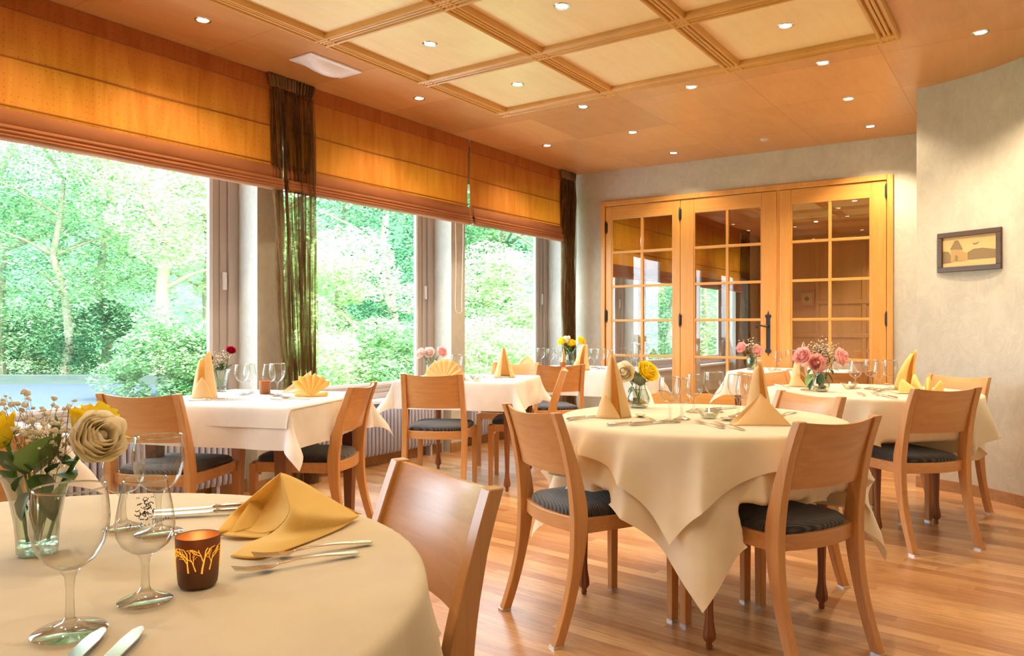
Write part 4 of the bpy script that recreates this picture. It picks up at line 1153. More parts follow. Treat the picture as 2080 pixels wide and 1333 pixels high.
cut(KN, 1277, 866, 1372, 857, 'second knife just right of the front knife, pointing at the first glass', q5)
cut(KN, 1160, 854, 1216, 846, 'knife left of the left napkin on the middle round table', q5)
cut(SP, 1345, 862, 1283, 842, 'spoon between the left napkin and the first glass', q5)
cut(FK, 1472, 872, 1412, 858, 'fork below the candle bowl on the middle round table', q5)
cut(FK, 1514, 876, 1450, 861, 'second fork beside the folded tent napkin', q5)
cut(SP, 1530, 862, 1478, 855, 'spoon touching the left edge of the folded tent napkin', q5)
cut(KN, 1430, 836, 1502, 828, 'knife at the far side of the middle round table', q5)
cut(FK, 1620, 838, 1575, 848, 'fork right of the folded tent napkin in front of the chair back', q5)
q6 = 'cutlery on the right round table'
cut(FK, 1765, 808, 1735, 796, 'fork below the slim glass on the right round table', q6); cut(FK, 1790, 806, 1765, 796, 'fork in the middle foreground of the right round table', q6)
cut(SP, 1815, 800, 1785, 796, 'spoon below the glasses of the right round table', q6); cut(KN, 1572, 783, 1612, 790, 'knife at the left edge of the right round table', q6)
cut(KN, 1826, 812, 1785, 802, 'knife near the right chair of the right round table', q6); cut(SP, 1830, 786, 1800, 782, 'spoon at the far right of the right round table', q6)

# ------------------------------------------------------------------ napkins
def cone_napkin(label, px, py, h=.245, r=.072, mat=None, deg=0, open_=40, lean=(0, 0), flap=True, sc=1, rt=.05, slant=0.0, cuff=(0, .105)):
    t = thing('cone_napkin', label, 'napkin', on(px, py, ZT+.003), radians(deg)); t.scale = (sc,)*3
    mt = mat or M['napkin_p']; A0 = radians(open_)
    def fn(layer):
        def f(s_, v_):
            a = -pi/2+A0/2+(2*pi-A0)*s_+.5*layer
            k = (1-v_)**(.92)
            rr = r*(rt+(1-rt)*k)*(1-.05*layer)*(1+.04*sin(3*a+1))
            ov = .10*r*s_*(1-v_)
            z = h*v_*(1-slant*v_*(.5-.5*cos(a)))
            return (rr*cos(a)*1.0+ov+lean[0]*v_**2, rr*sin(a)*.8+lean[1]*v_**2, z*(1-.06*layer*v_))
        return f
    MB().grid(fn(0), 40, 14).build('cone', mt, t, solid=.0015, angle=0)
    if flap:
        def fl(s_, v_):
            a = -pi/2-.95+1.9*s_+cuff[0]; rr = r*(1.10-.20*v_); zt_ = cuff[1]*(1-abs(2*s_-1)**1.2)+.012
            return (rr*cos(a), rr*sin(a)*.8-.006, zt_*v_+.001)
        MB().grid(fl, 21, 7).build('turned_cuff', mt, t, solid=.0015, angle=0)
    return t
def fan_napkin(label, px, py, R_=.075, n=9, deg=0, mat=None, spread=170, base=True, h0=.0, scal=0.0, sc=1.0):
    t = thing('fan_napkin', label, 'napkin', on(px, py, ZT+.003), radians(deg)); t.scale = (sc,)*3
    mt = mat or M['napkin']; m = MB(); NN = n*4+1
    def f(s_, v_):
        a = radians(90+spread/2-spread*s_); z_ = abs(((s_*n) % 1)*2-1)
        dep = (.020*z_)*(v_+.05); rr = R_*(.06+.94*v_)*(1-.10*scal*(z_ if v_ > .9 else 0))
        return (rr*cos(a), dep-.01, max(.002, rr*sin(a)+h0))
    m.grid(f, NN, 8); m.build('pleated_fan', mt, t, solid=.0015, angle=20)
    if base:
        def b_(s_, v_):
            x = -.085+.17*s_; y = .05*v_; z = .002+.022*sin(pi*v_)*(.5+.5*abs(2*s_-1))
            return (x, y-.012, z)
        MB().grid(b_, 12, 7).build('folded_base', mt, t, solid=.0015, angle=0)
    return t
def tent_napkin(label, loc, pts, mat, deg=0):
    """pts: apex, left, front, right, back, all local"""
    t = thing('tent_napkin', label, 'napkin', loc, radians(deg)); A, L, F_, R_, B_ = [Vector(p) for p in pts]
    def tri(P, Q, S_, bulge, nrm, edge=(0, 0, 0)):
        def f(s_, v_):
            q = Q.lerp(S_, s_); p_ = P.lerp(q, v_)
            b = bulge*sin(pi*s_)*sin(pi*min(1, v_*.95))
            e = Vector(edge)*sin(pi*v_)*s_
            r_ = p_+nrm*b+e; r_.z = max(r_.z, .0015); return r_
        return f
    n1 = (F_-A).cross(R_-A).normalized(); n1 = n1 if n1.y < 0 else -n1
    n2 = (F_-A).cross(L-A).normalized(); n2 = n2 if n2.y < 0 else -n2
    cv = Vector((-.0, .02, -.012))
    MB().grid(tri(A, R_, F_, .012, n1, cv), 22, 22).build('front_fold', mat, t, solid=.0018, angle=0)
    MB().grid(tri(A, L, F_, -.014, n2, cv), 22, 22).build('left_fold', mat, t, solid=.0018, angle=0)
    MB().grid(tri(A, R_, B_, .008, -n1), 16, 16).build('rear_fold', mat, t, solid=.0018, angle=0)
    return t
P0 = on(560, 1085, ZT+.002)
def rel(px, py, z=0):
    q = on(px, py, ZT+z); return (q.x-P0.x, q.y-P0.y, z)
dA = 1.40; A_ = ((570-1040)/F_PX*dA-P0.x, dA-P0.y, CAM_H-(962-667)*dA/F_PX-P0.z)
def coons(c0, c1, d0, d1):
    """c0/c1: curves in u at v=0/1; d0/d1: curves in v at u=0/1 (lists of points)"""
    def ev(c, t):
        n = len(c)-1; x = min(t*n, n-1e-6); i = int(x); f = x-i
        p0, p1, p2, p3 = c[max(i-1, 0)], c[i], c[i+1], c[min(i+2, n)]
        return .5*((2*p1)+(p2-p0)*f+(2*p0-5*p1+4*p2-p3)*f*f+(3*p1-p0-3*p2+p3)*f**3)
    def fn(u_, v_):
        A, B, C_, D = ev(c0, u_), ev(c1, u_), ev(d0, v_), ev(d1, v_)
        bil = (1-u_)*(1-v_)*c0[0]+u_*(1-v_)*c0[-1]+(1-u_)*v_*c1[0]+u_*v_*c1[-1]
        return (1-v_)*A+v_*B+(1-u_)*C_+u_*D-bil
    return fn
def mk_big_napkin():
    t = thing('folded_napkin', 'large yellow napkin folded like a tent on the foreground table', 'napkin', P0, 0)
    def w(px, py, d): return Vector(((px-1040)/F_PX*d-P0.x, d-P0.y, CAM_H-(py-667)*d/F_PX-P0.z))
    A = w(570, 962, 1.40)
    R1 = Vector(rel(728, 1051, .006)); F1 = Vector(rel(468, 1133, .001)); L1 = Vector(rel(440, 1084, .014)); E1 = w(556, 1082, 1.335)
    top = [A, w(622, 985, 1.43), w(690, 1025, 1.45), R1]
    edge = [A, w(583, 1010, 1.36), w(588, 1045, 1.33), E1, w(505, 1105, 1.27), F1]
    bot = [F1, Vector(rel(530, 1136, .0015)), Vector(rel(610, 1110, .0015)), Vector(rel(690, 1077, .0015)), R1]
    f = coons(top, bot, edge, [R1, R1])
    def right(a, b):
        p_ = f(a, b)+Vector((0, -.022, .006))*sin(pi*a)*sin(pi*b); p_.z = max(p_.z, .001); return p_
    MB().grid(right, 30, 30).build('front_fold', M['napkin'], t, solid=.002, angle=0)
    outer = [A, w(520, 1003, 1.41), w(470, 1045, 1.41), L1]
    inr = [A, w(584, 1012, 1.375), w(588, 1045, 1.35), E1+Vector((0, .01, 0))]
    g = coons([A, A], [L1, w(480, 1081, 1.37), w(520, 1088, 1.35), E1+Vector((0, .01, 0))], outer, inr)
    def left(a, b):
        p_ = g(a, b)+Vector((.0, .016, .0))*sin(pi*a)*sin(pi*b); p_.z = max(p_.z, .002); return p_
    MB().grid(left, 26, 26).build('inner_fold', M['napkin'], t, solid=.002, angle=0)
    h_ = coons([A, A], [L1+Vector((.01, .03, -.012)), L1.lerp(R1, .5)+Vector((0, .08, -.008)), R1+Vector((0, .03, -.004))], [A, w(520, 1005, 1.43), L1+Vector((.01, .03, -.012))], [A, w(622, 985, 1.44), w(690, 1025, 1.47), R1+Vector((0, .03, -.004))])
    def back(a, b):
        p_ = h_(a, b)+Vector((0, .03, 0))*sin(pi*a)*sin(pi*b); p_.z = max(p_.z, .001); return p_
    MB().grid(back, 20, 20).build('rear_fold', M['napkin'], t, solid=.002, angle=0)
    L2 = Vector(rel(443, 1091, .001)); E2 = Vector(rel(530, 1096, .001))
    k_ = coons([L1, w(480, 1081, 1.37), w(520, 1088, 1.35), E1], [L2, Vector(rel(480, 1093, .006)), E2, E2+Vector((.01, 0, 0))], [L1, L1.lerp(L2, .5)+Vector((-.006, 0, 0)), L2], [E1, E1.lerp(E2, .5), E2+Vector((.01, 0, 0))])
    def hem(a, b):
        p_ = k_(a, b)+Vector((0, .006, 0))*sin(pi*b); p_.z = max(p_.z, .001); return p_
    MB().grid(hem, 16, 6).build('hem', M['napkin'], t, solid=.002, angle=0)
mk_big_napkin()
cone_napkin('tall pale cone napkin left of the red roses on the left window table', 413, 809, h=.245, r=.066, lean=(.006, 0), deg=5, rt=.42, slant=.22, cuff=(.15, .10))
cone_napkin('tall cone napkin with a turned cuff at the left of the middle round table', 1246, 848, h=.255, r=.070, lean=(-.006, 0), deg=0, rt=.10, cuff=(-.7, .085))
cone_napkin('tall slim cone napkin behind the tent napkin on the middle round table', 1540, 850, h=.235, r=.060, flap=False, deg=15, rt=.22, slant=.12)
cone_napkin('pointed cone napkin on the second window table', 1023, 767, h=.225, r=.083, deg=12, open_=60, flap=False)
cone_napkin('tall rounded napkin before the yellow flowers on the corner table', 1180, 752, h=.22, r=.075, lean=(.035, 0), mat=M['napkin_p'], rt=.3, cuff=(-.8, .07))
cone_napkin('small thin cone napkin behind the copper holder on the corner table', 1145, 741, h=.16, r=.035, flap=False)
cone_napkin('cone napkin behind the pink roses of the right round table', 1625, 785, h=.225, r=.07, mat=M['napkin_p'], rt=.22, cuff=(-.8, .07))
cone_napkin('tall napkin leaning to a point beside the wall on the right round table', 1838, 792, h=.235, r=.066, mat=M['napkin'], lean=(.055, 0), flap=False, rt=.25, slant=.1)
# lying roll + fan on the left window table
fan_napkin('yellow scalloped fan napkin at the right of the left window table', 632, 806, R_=.128, n=6, deg=10, spread=118, scal=1.8)
q = on(600, 800, ZT+.002)
tent_napkin('white folded napkin behind the yellow fan napkin', q, [(.075, .05, .125), (-.09, .03, .003), (-.02, 0, .003), (.09, .03, .003), (.06, .12, .003)], M['napkin_w'])
fan_napkin('round pleated fan napkin rising behind the chair back on the second window table', 903, 772, R_=.145, n=9, deg=0, spread=180, mat=M['napkin_p'])
q = on(1548, 866, ZT+.002)
tent_napkin('tent folded napkin at the near right of the middle round table', q, [(.005, .03, .118), (-.112, .04, .002), (-.10, .0, .002), (.105, -.015, .002), (.13, .09, .002)], M['napkin_p'])
q = on(1075, 748, ZT+.002)
tent_napkin('tent folded napkin at the left end of the corner table', q, [(-.02, .03, .115), (-.13, .04, .002), (-.1, 0, .002), (.10, -.01, .002), (.08, .1, .002)], M['napkin_p'])
# ruffled napkin
t = thing('ruffled_napkin', 'ruffled yellow napkin in loops at the right of the right round table', 'napkin', on(1868, 800, ZT+.003), radians(-10))
for i, (dx, hh, wd, tl) in enumerate(((-.04, .075, .045, -.25), (0, .105, .04, -.1), (.04, .09, .04, .15), (.075, .07, .035, .35))):
    def lp(s_, v_, dx=dx, hh=hh, wd=wd, tl=tl):
        a = pi*(1.25*s_-.12); rr = wd*.5*(.25+.75*v_)
        return (dx*.6+rr*cos(a)+tl*.1*v_+dx*v_*.6, -.05+.10*v_, max(.002, hh*(.25+.75*v_)*max(0, sin(a))**.8))
    MB().grid(lp, 18, 8).build('loop', M['napkin'], t, solid=.0018, angle=0)
def tail(s_, v_): return (-.12+.13*s_, -.02+.05*v_, .002+.03*s_*s_*sin(pi*v_*.5+.3))
MB().grid(tail, 12, 6).build('folded_tail', M['napkin'], t, solid=.0018, angle=0)
# ------------------------------------------------------------------ flowers
def orient(d):
    d = Vector(d).normalized(); return d.to_track_quat('Z', 'Y').to_matrix().to_4x4()
def rose_bloom(m, c_, d, R_, seed, layers=5, openn=1.0, res=7, hk=1.0):
    rn = random.Random(seed); T = Matrix.Translation(c_) @ orient(d)
    m.lathe([(0, -.1*R_), (.2*R_, .05*R_), (.25*R_, .4*R_), (.2*R_, .75*R_), (.1*R_, .95*R_), (.0, .98*R_)], 10, M=T)
    for li in range(layers):
        f = (li+1)/layers; npet = 3+li//2+(1 if li > 2 else 0); r0 = R_*(.24+.76*f)
        for k in range(npet):
            th0 = 2*pi*k/npet+li*1.1+rn.uniform(-.2, .2); wid = 2*pi/npet*1.35
            hgt = R_*hk*(1.55-.55*f)*rn.uniform(.93, 1.07); curl = openn*f*f*.24*rn.uniform(.7, 1.3)
            def fn(s_, v_):
                a = th0+wid*(s_-.5); e = abs(2*s_-1)
                prof = sin(min(1, v_*1.15)*pi/2)**.75
                rr = r0*(.22+.78*prof)*(1-.10*e*v_)+R_*curl*max(0, v_-.6)/.4*(1-.4*e)
                z = hgt*v_*(1-.22*e**2.5)-R_*.15*f-curl*R_*.5*max(0, v_-.75)/.25
                rr += R_*.03*sin(a*5+li)*v_
                return T @ Vector((rr*cos(a), rr*sin(a), z-R_*.45))
            m.grid(fn, res, res)
def leafmesh(m, base, tip, wid, seed=0, fold=.25, saw=True):
    base, tip = Vector(base), Vector(tip); d = tip-base; L = d.length; d.normalize()
    side = d.cross(Vector((0, 0, 1)));
    if side.length < .2: side = d.cross(Vector((0, 1, 0)))
    side.normalize(); up = side.cross(d)
    def fn(s_, v_):
        e = 2*s_-1; w = wid*.5*(sin(pi*min(1, v_**.8*1.0))**.8+.02)
        if saw: w *= 1+.06*sin(v_*60)*abs(e)
        return base+d*L*v_+side*w*e+up*(abs(e)*w*fold+.10*L*sin(pi*v_)*(-1 if seed % 2 else 1)*.5-.02*L*v_*v_)
    m.grid(fn, 7, 14)
def rose(name, label, foot, head, d, R_, mat, seed, leaves=(), group=None, layers=5, openn=1, res=7, stem_r=.0022, hk=1.0):
    foot, head = Vector(foot), Vector(head)
    t = thing(name, label, 'flower', foot, 0, group)
    dv = Vector(d).normalized(); neck = head-foot-dv*R_*.55
    mid = neck*.55+Vector((0, 0, .02)); pts = []
    for i in range(12):
        q = i/11; p_ = (1-q)**2*Vector((0, 0, 0))+2*q*(1-q)*mid+q*q*neck; pts.append(p_)
    sm = MB().tube(pts, stem_r, 7); sm.ico(neck+dv*R_*.1, R_*.26, 1)
    sm.build('stem', M['stem'], t)
    m = MB(); rose_bloom(m, head-foot, dv, R_, seed, layers, openn, res, hk); m.build('bloom', mat, t, angle=0, recalc=False)
    m = MB()
    for k in range(5):
        a = 2*pi*k/5; T = Matrix.Translation(neck) @ orient(dv)
        b = T @ Vector((0, 0, R_*.05)); e = T @ Vector((R_*.75*cos(a), R_*.75*sin(a), R_*.12)); leafmesh(m, b, e, R_*.25, k, saw=False)
    m.build('sepals', M['stem'], t, angle=0, recalc=False)
    for k, (q, off, wd) in enumerate(leaves):
        b = pts[int(q*11)]; m = MB(); leafmesh(m, b, b+Vector(off), wd, k+seed); m.build('leaf', M['leaf'] if (k+seed) % 3 else M['leaf_l'], t, angle=0, recalc=False)
    return t
def breath(label, foot, tips, mat, nb=60, r=.0028, seed=1, group=None, spread=.03):
    """sprig of gypsophila: fine branching stems with little double blossoms"""
    rn = random.Random(seed); foot = Vector(foot)
    t = thing('gypsophila_sprig', label, 'flower', foot, 0, group)
    sm = MB(); fl_ = MB(); n_ = 0
    for tip in tips:
        tip = Vector(tip)-foot; mid = tip*.6+Vector((0, 0, .01)); sm.tube([(0, 0, 0), mid*.5, mid], .0007, 4)
        for k in range(nb):
            e = tip+Vector((rn.gauss(0, spread), rn.gauss(0, spread*.8), rn.gauss(0, spread*.75)))
            j = mid.lerp(tip, rn.uniform(.1, .7))+Vector((rn.gauss(0, spread*.3),)*3)
            if k % 3 == 0: sm.tube([mid, j, e], .00035, 4)
            else: sm.tube([j, e], .0003, 3)
            rr = r*rn.uniform(.45, 1.25); fl_.ico(e, rr, 1, .8)
            if rr > r*.6:
                for _ in range(6): fl_.ico(e+Vector((rn.uniform(-1, 1), rn.uniform(-1, 1), rn.uniform(-.6, 1)))*rr*.75, rr*rn.uniform(.3, .55), 1, .8)
    sm.build('stems', M['dry_stem'], t); o = fl_.build('blossoms', mat, t, angle=0); o['kind'] = 'stuff'
    return t
def greenery(label, foot, lst, group=None):
    foot = Vector(foot); t = thing('rose_foliage', label, 'leaves', foot, 0, group)
    for k, (b, e, wd) in enumerate(lst):
        b = Vector(b); e = Vector(e)
        MB().tube([(0, 0, 0), (b-foot)*.5+Vector((0, 0, .004)), b-foot], .0014, 5).build('stem', M['stem'], t)
        m = MB(); leafmesh(m, b-foot, e-foot, wd, k); m.build('leaf', M['leaf'] if k % 4 else M['leaf_l'], t, angle=0, recalc=False)
    return t
def vase(label, px, py, kind='bulb', s_=1.0, pebbles=False):
    t = thing('flower_vase', label, 'vase', on(px, py, ZT+.003), 0)
    if kind == 'flare':
        prof = [(.030, .0), (.0305, .02), (.033, .05), (.040, .09), (.050, .120), (.056, .132)]; inner_ = [(.054, .131), (.047, .118), (.037, .088), (.030, .05), (.0275, .02), (.0, .016)]
    elif kind == 'jar':
        prof = [(.030, 0), (.036, .004), (.041, .02), (.043, .05), (.040, .08), (.036, .10), (.041, .125)]; inner_ = [(.039, .124), (.034, .10), (.038, .08), (.041, .05), (.039, .02), (.0, .008)]
    else:
        prof = [(.028, 0), (.038, .006), (.046, .025), (.045, .042), (.034, .07), (.027, .09), (.029, .115), (.036, .135)]; inner_ = [(.034, .134), (.027, .115), (.025, .09), (.032, .07), (.043, .042), (.043, .024), (0, .01)]
    prof = [(r*s_, z*s_) for r, z in prof]; inner_ = [(r*s_, z*s_) for r, z in inner_]
    MB().lathe([(0, 0)]+prof+inner_, 40).build('glass_body', M['vase'], t, angle=50)
    MB().lathe([(0, .0), (prof[0][0]*.97, 0), (prof[0][0]*.97, .012), (0, .012)], 24).build('base', M['solid_glass'], t)
    zt_ = .55*prof[-1][1]; w = [(r*.93, z) for r, z in prof if z <= zt_]
    MB().lathe([(0, .013*s_)]+w[1:]+[(w[-1][0]*.9, zt_), (0, zt_)], 32).build('water', M['water'], t)
    if pebbles:
        rn = random.Random(3); m = MB()
        for k in range(14): m.ico((rn.uniform(-.022, .022), rn.uniform(-.022, .022), .02+rn.uniform(0, .012)), rn.uniform(.007, .011), 1, .7)
        m.build('pebbles', pbr('pebbles', '#8a7a68', .5), t)
    return t
def at(px, py, d): return Vector(((px-1040)/F_PX*d, d, CAM_H-(py-667)/F_PX*d))
# foreground bouquet
v = vase('flared clear glass vase with thick base on the foreground table', 76, 1122, 'flare', 1.0)
vf = v.location+Vector((0, 0, .018)); vy = v.location.y
gA = 'flowers of the foreground bouquet'
rose('cream_rose', 'large cream white rose leaning right out of the foreground vase', vf+Vector((-.012, .01, 0)), at(192, 893, vy-.03), (.72, -.60, .30), .041, M['p_white'], 3,
     [(.45, (.03, .0, .035), .035)], gA, layers=7, openn=.35, res=11, stem_r=.0034, hk=1.25)
rose('yellow_rose', 'yellow rose with ragged petals behind the cream rose', vf+Vector((.01, .012, 0)), at(190, 868, vy+.05), (.35, .35, .75), .044, M['p_yellow'], 11, [(.7, (-.03, 0, .03), .03)], gA, layers=5, openn=1.7, res=9, stem_r=.003)
rose('yellow_rose', 'yellow rose cut off by the left edge of the photo', vf+Vector((-.012, -.005, 0)), at(-8, 885, vy-.02), (-.5, -.3, .5), .036, M['p_yellow'], 6, [(.5, (-.03, 0, .03), .035)], gA, layers=5, openn=1.3, res=9, stem_r=.0034)
breath('airy sprig of baby breath spreading left in the foreground vase', vf, [at(30, 850, vy), at(62, 830, vy+.03), at(45, 895, vy-.02), at(90, 850, vy+.01)], M['p_gyp'], 16, .0048, 2, gA, .026)
breath('dense sprig of baby breath beside the cream rose', vf+Vector((.005, 0, 0)), [at(115, 865, vy), at(140, 880, vy-.01), at(100, 900, vy-.03)], M['p_gyp'], 18, .0048, 5, gA, .022)
zl = v.location.z
L_ = [(at(60, 960, vy-.03), at(100, 885, vy-.045), .062), (at(50, 965, vy-.02), at(12, 935, vy-.05), .05), (at(95, 962, vy-.02), at(160, 935, vy-.02), .045),
      (at(70, 965, vy+.02), at(130, 905, vy+.03), .05), (at(110, 965, vy), at(150, 975, vy-.04), .04), (at(30, 960, vy), at(-5, 915, vy), .05),
      (at(60, 1000, vy-.02), at(42, 1060, vy-.03), .045), (at(85, 1000, vy-.02), at(110, 1060, vy-.02), .05), (at(100, 940, vy), at(115, 845, vy+.01), .02), (at(70, 965, vy-.04), at(95, 1010, vy-.045), .05), (at(50, 965, vy-.04), at(30, 1000, vy-.045), .05)]
greenery('dark green serrated rose leaves filling the foreground vase', vf, L_, gA)
# red roses
v = vase('clear glass vase holding red roses on the left window table', 449, 796, 'flare', .95, True); f = v.location+Vector((0, 0, .015)); y = v.location.y
gB = 'flowers on the left window table'
rose('red_rose', 'red rose low on the left beside the tall napkin', f, at(426, 730, y), (-.5, -.6, .4), .026, M['p_red'], 1, [(.6, (.02, 0, .03), .03)], gB)
rose('red_rose', 'red rose higher on the right in the window table vase', f, at(469, 713, y), (.4, -.5, .6), .024, M['p_red'], 2, [(.6, (.03, 0, .0), .03)], gB)
breath('white baby breath between the two red roses', f, [at(440, 730, y), at(455, 722, y), at(447, 740, y)], M['p_gyp'], 40, .0035, 7, gB, .02)
greenery('green leaves round the neck of the red rose vase', f, [(at(445, 755, y), at(425, 748, y), .04), (at(452, 755, y), at(474, 738, y), .04), (at(448, 755, y), at(452, 738, y-.02), .04)], gB)
# pale pink roses
v = vase('slim clear vase of pale pink roses at the left of the second window table', 876, 766, 'jar', .95); f = v.location+Vector((0, 0, .015)); y = v.location.y
gC = 'flowers on the second window table'
for i, (px, py, mt, nm) in enumerate(((855, 719, 'p_pale', 'pale rose leftmost of the three in the slim vase'), (872, 717, 'p_pale', 'nearly white rose in the middle of the slim vase'), (897, 716, 'p_pink', 'pink rose rightmost of the three in the slim vase'))):
    rose('pink_rose', nm, f, at(px, py, y), ((px-875)*.03, -.6, .4), .038, M[mt], 20+i, [(.6, (.01, 0, .04), .03)], gC)
greenery('long green leaves in the slim vase of pale roses', f, [(at(878, 745, y), at(884, 722, y), .03), (at(872, 748, y), at(862, 735, y), .03), (at(880, 748, y), at(893, 738, y), .03)], gC)
# yellow flowers, corner table
v = vase('clear vase of yellow flowers on the corner table', 1158, 742, 'jar', 1.05); f = v.location+Vector((0, 0, .015)); y = v.location.y
gD = 'flowers on the corner table'
for i, (px, py, mt, nm) in enumerate(((1142, 694, 'p_yellow', 'small yellow flower leftmost on the corner table'), (1160, 698, 'p_yellow', 'yellow flower in the middle of the corner table bunch'), (1180, 693, 'p_yellow', 'yellow flower just above the tip of the rounded napkin'), (1150, 691, 'p_white', 'small cream flower between the yellow ones'))):
    rose('yellow_flower', nm, f, at(px, py, y), ((px-1160)*.03, -.5, .6), .042, M[mt], 30+i, (), gD)
greenery('bushy green foliage under the yellow flowers', f, [(at(1158, 720, y), at(1145, 703, y), .05), (at(1160, 720, y), at(1175, 700, y), .05), (at(1158, 722, y), at(1160, 703, y-.03), .05), (at(1155, 725, y), at(1172, 712, y-.03), .05)], gD)
# white and yellow roses, middle table
v = vase('bulbous clear vase of water and stems on the middle round table', 1297, 829, 'bulb', 1.12); f = v.location+Vector((0, 0, .015)); y = v.location.y
gE = 'flowers on the middle round table'
rose('cream_rose', 'cream rose behind the tip of the left napkin on the middle table', f+Vector((.01, 0, 0)), at(1268, 757, y-.02), (-.35, -.85, .3), .044, M['p_white'], 41, [(.7, (.02, 0, .03), .045)], gE, layers=6, res=8)
rose('yellow_rose', 'bright open yellow rose at the right of the middle table vase', f+Vector((-.01, 0, 0)), at(1314, 756, y-.02), (.45, -.6, .5), .046, M['p_yellow'], 42, [(.6, (.03, 0, .0), .04)], gE, openn=1.3, res=8)
breath('faint baby breath sprig above the middle table vase', f, [at(1298, 735, y), at(1285, 722, y)], M['p_gyp'], 40, .0028, 9, gE, .03)
greenery('rose leaves above the bulbous vase', f, [(at(1290, 780, y), at(1288, 752, y-.02), .045), (at(1300, 785, y-.02), at(1302, 762, y-.03), .05), (at(1290, 785, y), at(1275, 800, y), .05), (at(1305, 780, y), at(1325, 770, y), .03), (at(1300, 785, y), at(1308, 745, y+.02), .04)], gE)
# pink roses, right table
v = vase('bulbous clear vase with pebbles on the right round table', 1668, 795, 'bulb', 1.05, True); f = v.location+Vector((0, 0, .015)); y = v.location.y
gF = 'flowers on the right round table'
for i, (px, py, nm, dd) in enumerate(((1630, 724, 'pink rose with peach edges at the left of the large pink bouquet', (-.6, -.5, .3)), (1658, 738, 'deep pink rose facing the camera in the centre of the bouquet', (-.1, -1, .1)), (1706, 726, 'pink and peach rose at the right of the large bouquet', (.6, -.6, .2)))):
    rose('pink_rose', nm, f, at(px, py, y-.03), dd, .047, M['p_pink'], 50+i, [(.6, (.02*(1 if i else -1), 0, -.03), .045)], gF, layers=6, res=8)
breath('cloud of baby breath behind the pink roses', f, [at(1672, 712, y), at(1690, 720, y), at(1680, 730, y-.02), at(1665, 705, y+.02)], M['p_gyp'], 80, .0036, 11, gF, .036)
greenery('drooping rose leaves over the pebble vase', f, [(at(1650, 760, y), at(1638, 785, y-.03), .05), (at(1668, 760, y-.03), at(1664, 785, y-.04), .05), (at(1680, 758, y-.02), at(1692, 780, y-.03), .05), (at(1660, 755, y-.02), at(1646, 748, y-.03), .04), (at(1690, 750, y), at(1705, 755, y), .03), (at(1648, 765, y-.02), at(1644, 795, y-.03), .03)], gF)
# table by the doors
v = vase('clear vase of leaves and small pink roses on the table by the glazed doors', 1527, 752, 'jar', 1.1); f = v.location+Vector((0, 0, .015)); y = v.location.y
gG = 'flowers on the table by the doors'
rose('pink_rose', 'pink rose on the left of the vase before the door handle', f, at(1507, 707, y), (-.6, -.4, .3), .044, M['p_pink'], 60, (), gG)
rose('pink_rose', 'pink rose on the right of the vase before the door handle', f, at(1538, 713, y), (.2, -.8, .3), .044, M['p_pink'], 61, (), gG)
breath('white flower cloud above the vase before the door handle', f, [at(1520, 697, y), at(1528, 705, y)], M['p_gyp'], 40, .005, 13, gG, .035)
greenery('leaves inside the vase before the door handle', f, [(at(1525, 735, y), at(1515, 722, y), .05), (at(1528, 735, y), at(1538, 722, y), .05), (at(1526, 740, y), at(1526, 722, y-.02), .05)], gG)

# ------------------------------------------------------------------ further room, seen through the glazed doors
def rtable(u, w, lu, lw, label, seed):
    c_ = rm(u, w); make_table('sq', lw, lu, label, c_, TH, legin=.08, fancy=False)
    cloth(label.replace('dining table', 'white cloth of the table'), 'sq', lw+.005, lu+.005, lw+.2, lu+.2, c_, TH, ZT, M['cloth'], seed=seed, n=50)
rtable(9.4, 3.3, .9, .42, 'dining table seen through the right glazed door', 3)
rtable(7.6, 1.9, .5, .42, 'dining table seen low through the middle glazed door', 5)
for i, (u, w) in enumerate(((8.7, 3.1), (9.0, 3.5), (9.2, 3.1), (9.5, 3.5), (9.8, 3.2), (10.0, 3.45), (7.3, 1.75), (7.8, 2.1))):
    GW.put(rm(u, w, ZT+.004), 0, 'small distant wine glass on a table in the further room', 'glasses in the further room')
for i, (u, w, lb) in enumerate(((8.85, 3.25, 'pale cone napkin in the further room, left in the right glazed door'), (9.65, 3.0, 'pale cone napkin in the further room, beyond the pink roses'), (7.55, 1.9, 'pale cone napkin in the further room behind the middle glazed door'))):
    t = cone_napkin(lb, 1200, 800, h=.2, r=.07, mat=M['napkin_w'], flap=False); t.location = rm(u, w, ZT+.003)
t = fan_napkin('open fan napkin in the further room at the right of the right glazed door', 1200, 800, R_=.12, n=8, mat=M['napkin_p'], spread=175); t.location = rm(8.9, 3.75, ZT+.004)
for i, (u, w, a) in enumerate(((8.9, 2.55, -90), (9.8, 2.55, -90), (9.2, 4.05, 90), (6.9, 1.9, 0))):
    CH.put(rm(u, w), TH+radians(a), ['further room chair at the near left of the table behind the right glazed door', 'further room chair at the far left of the table behind the right glazed door', 'further room chair on the right side of the table behind the right glazed door', 'further room chair just behind the middle glazed door'][i], 'chairs in the further room')
def farpic(u, w, z, s_, label):
    t = thing('framed_picture', label, 'picture', rm(u, w, z), TH); m = MB()
    for x0, x1, z0, z1 in ((-s_, s_, s_*.75, s_), (-s_, s_, -s_, -s_*.75), (-s_, -s_*.75, -s_*.75, s_*.75), (s_*.75, s_, -s_*.75, s_*.75)): m.box(x0, x1, -.02, 0, z0, z1)
    m.build('frame', M['beech_x'], t, smooth=False); MB().box(-s_*.75, s_*.75, -.008, 0, -s_*.75, s_*.75).build('print', M['sepia'], t, smooth=False)
    MB().lathe([(0, 0), (s_*.3, 0), (s_*.3, .003), (0, .003)], 20, M=Matrix.Translation((0, -.011, 0)) @ Matrix.Rotation(pi/2, 4, 'X')).build('medallion', M['sepia_d'], t)
farpic(12.56, .743, 1.65, .13, 'small square framed picture on the panelled wall seen through the right glazed door')

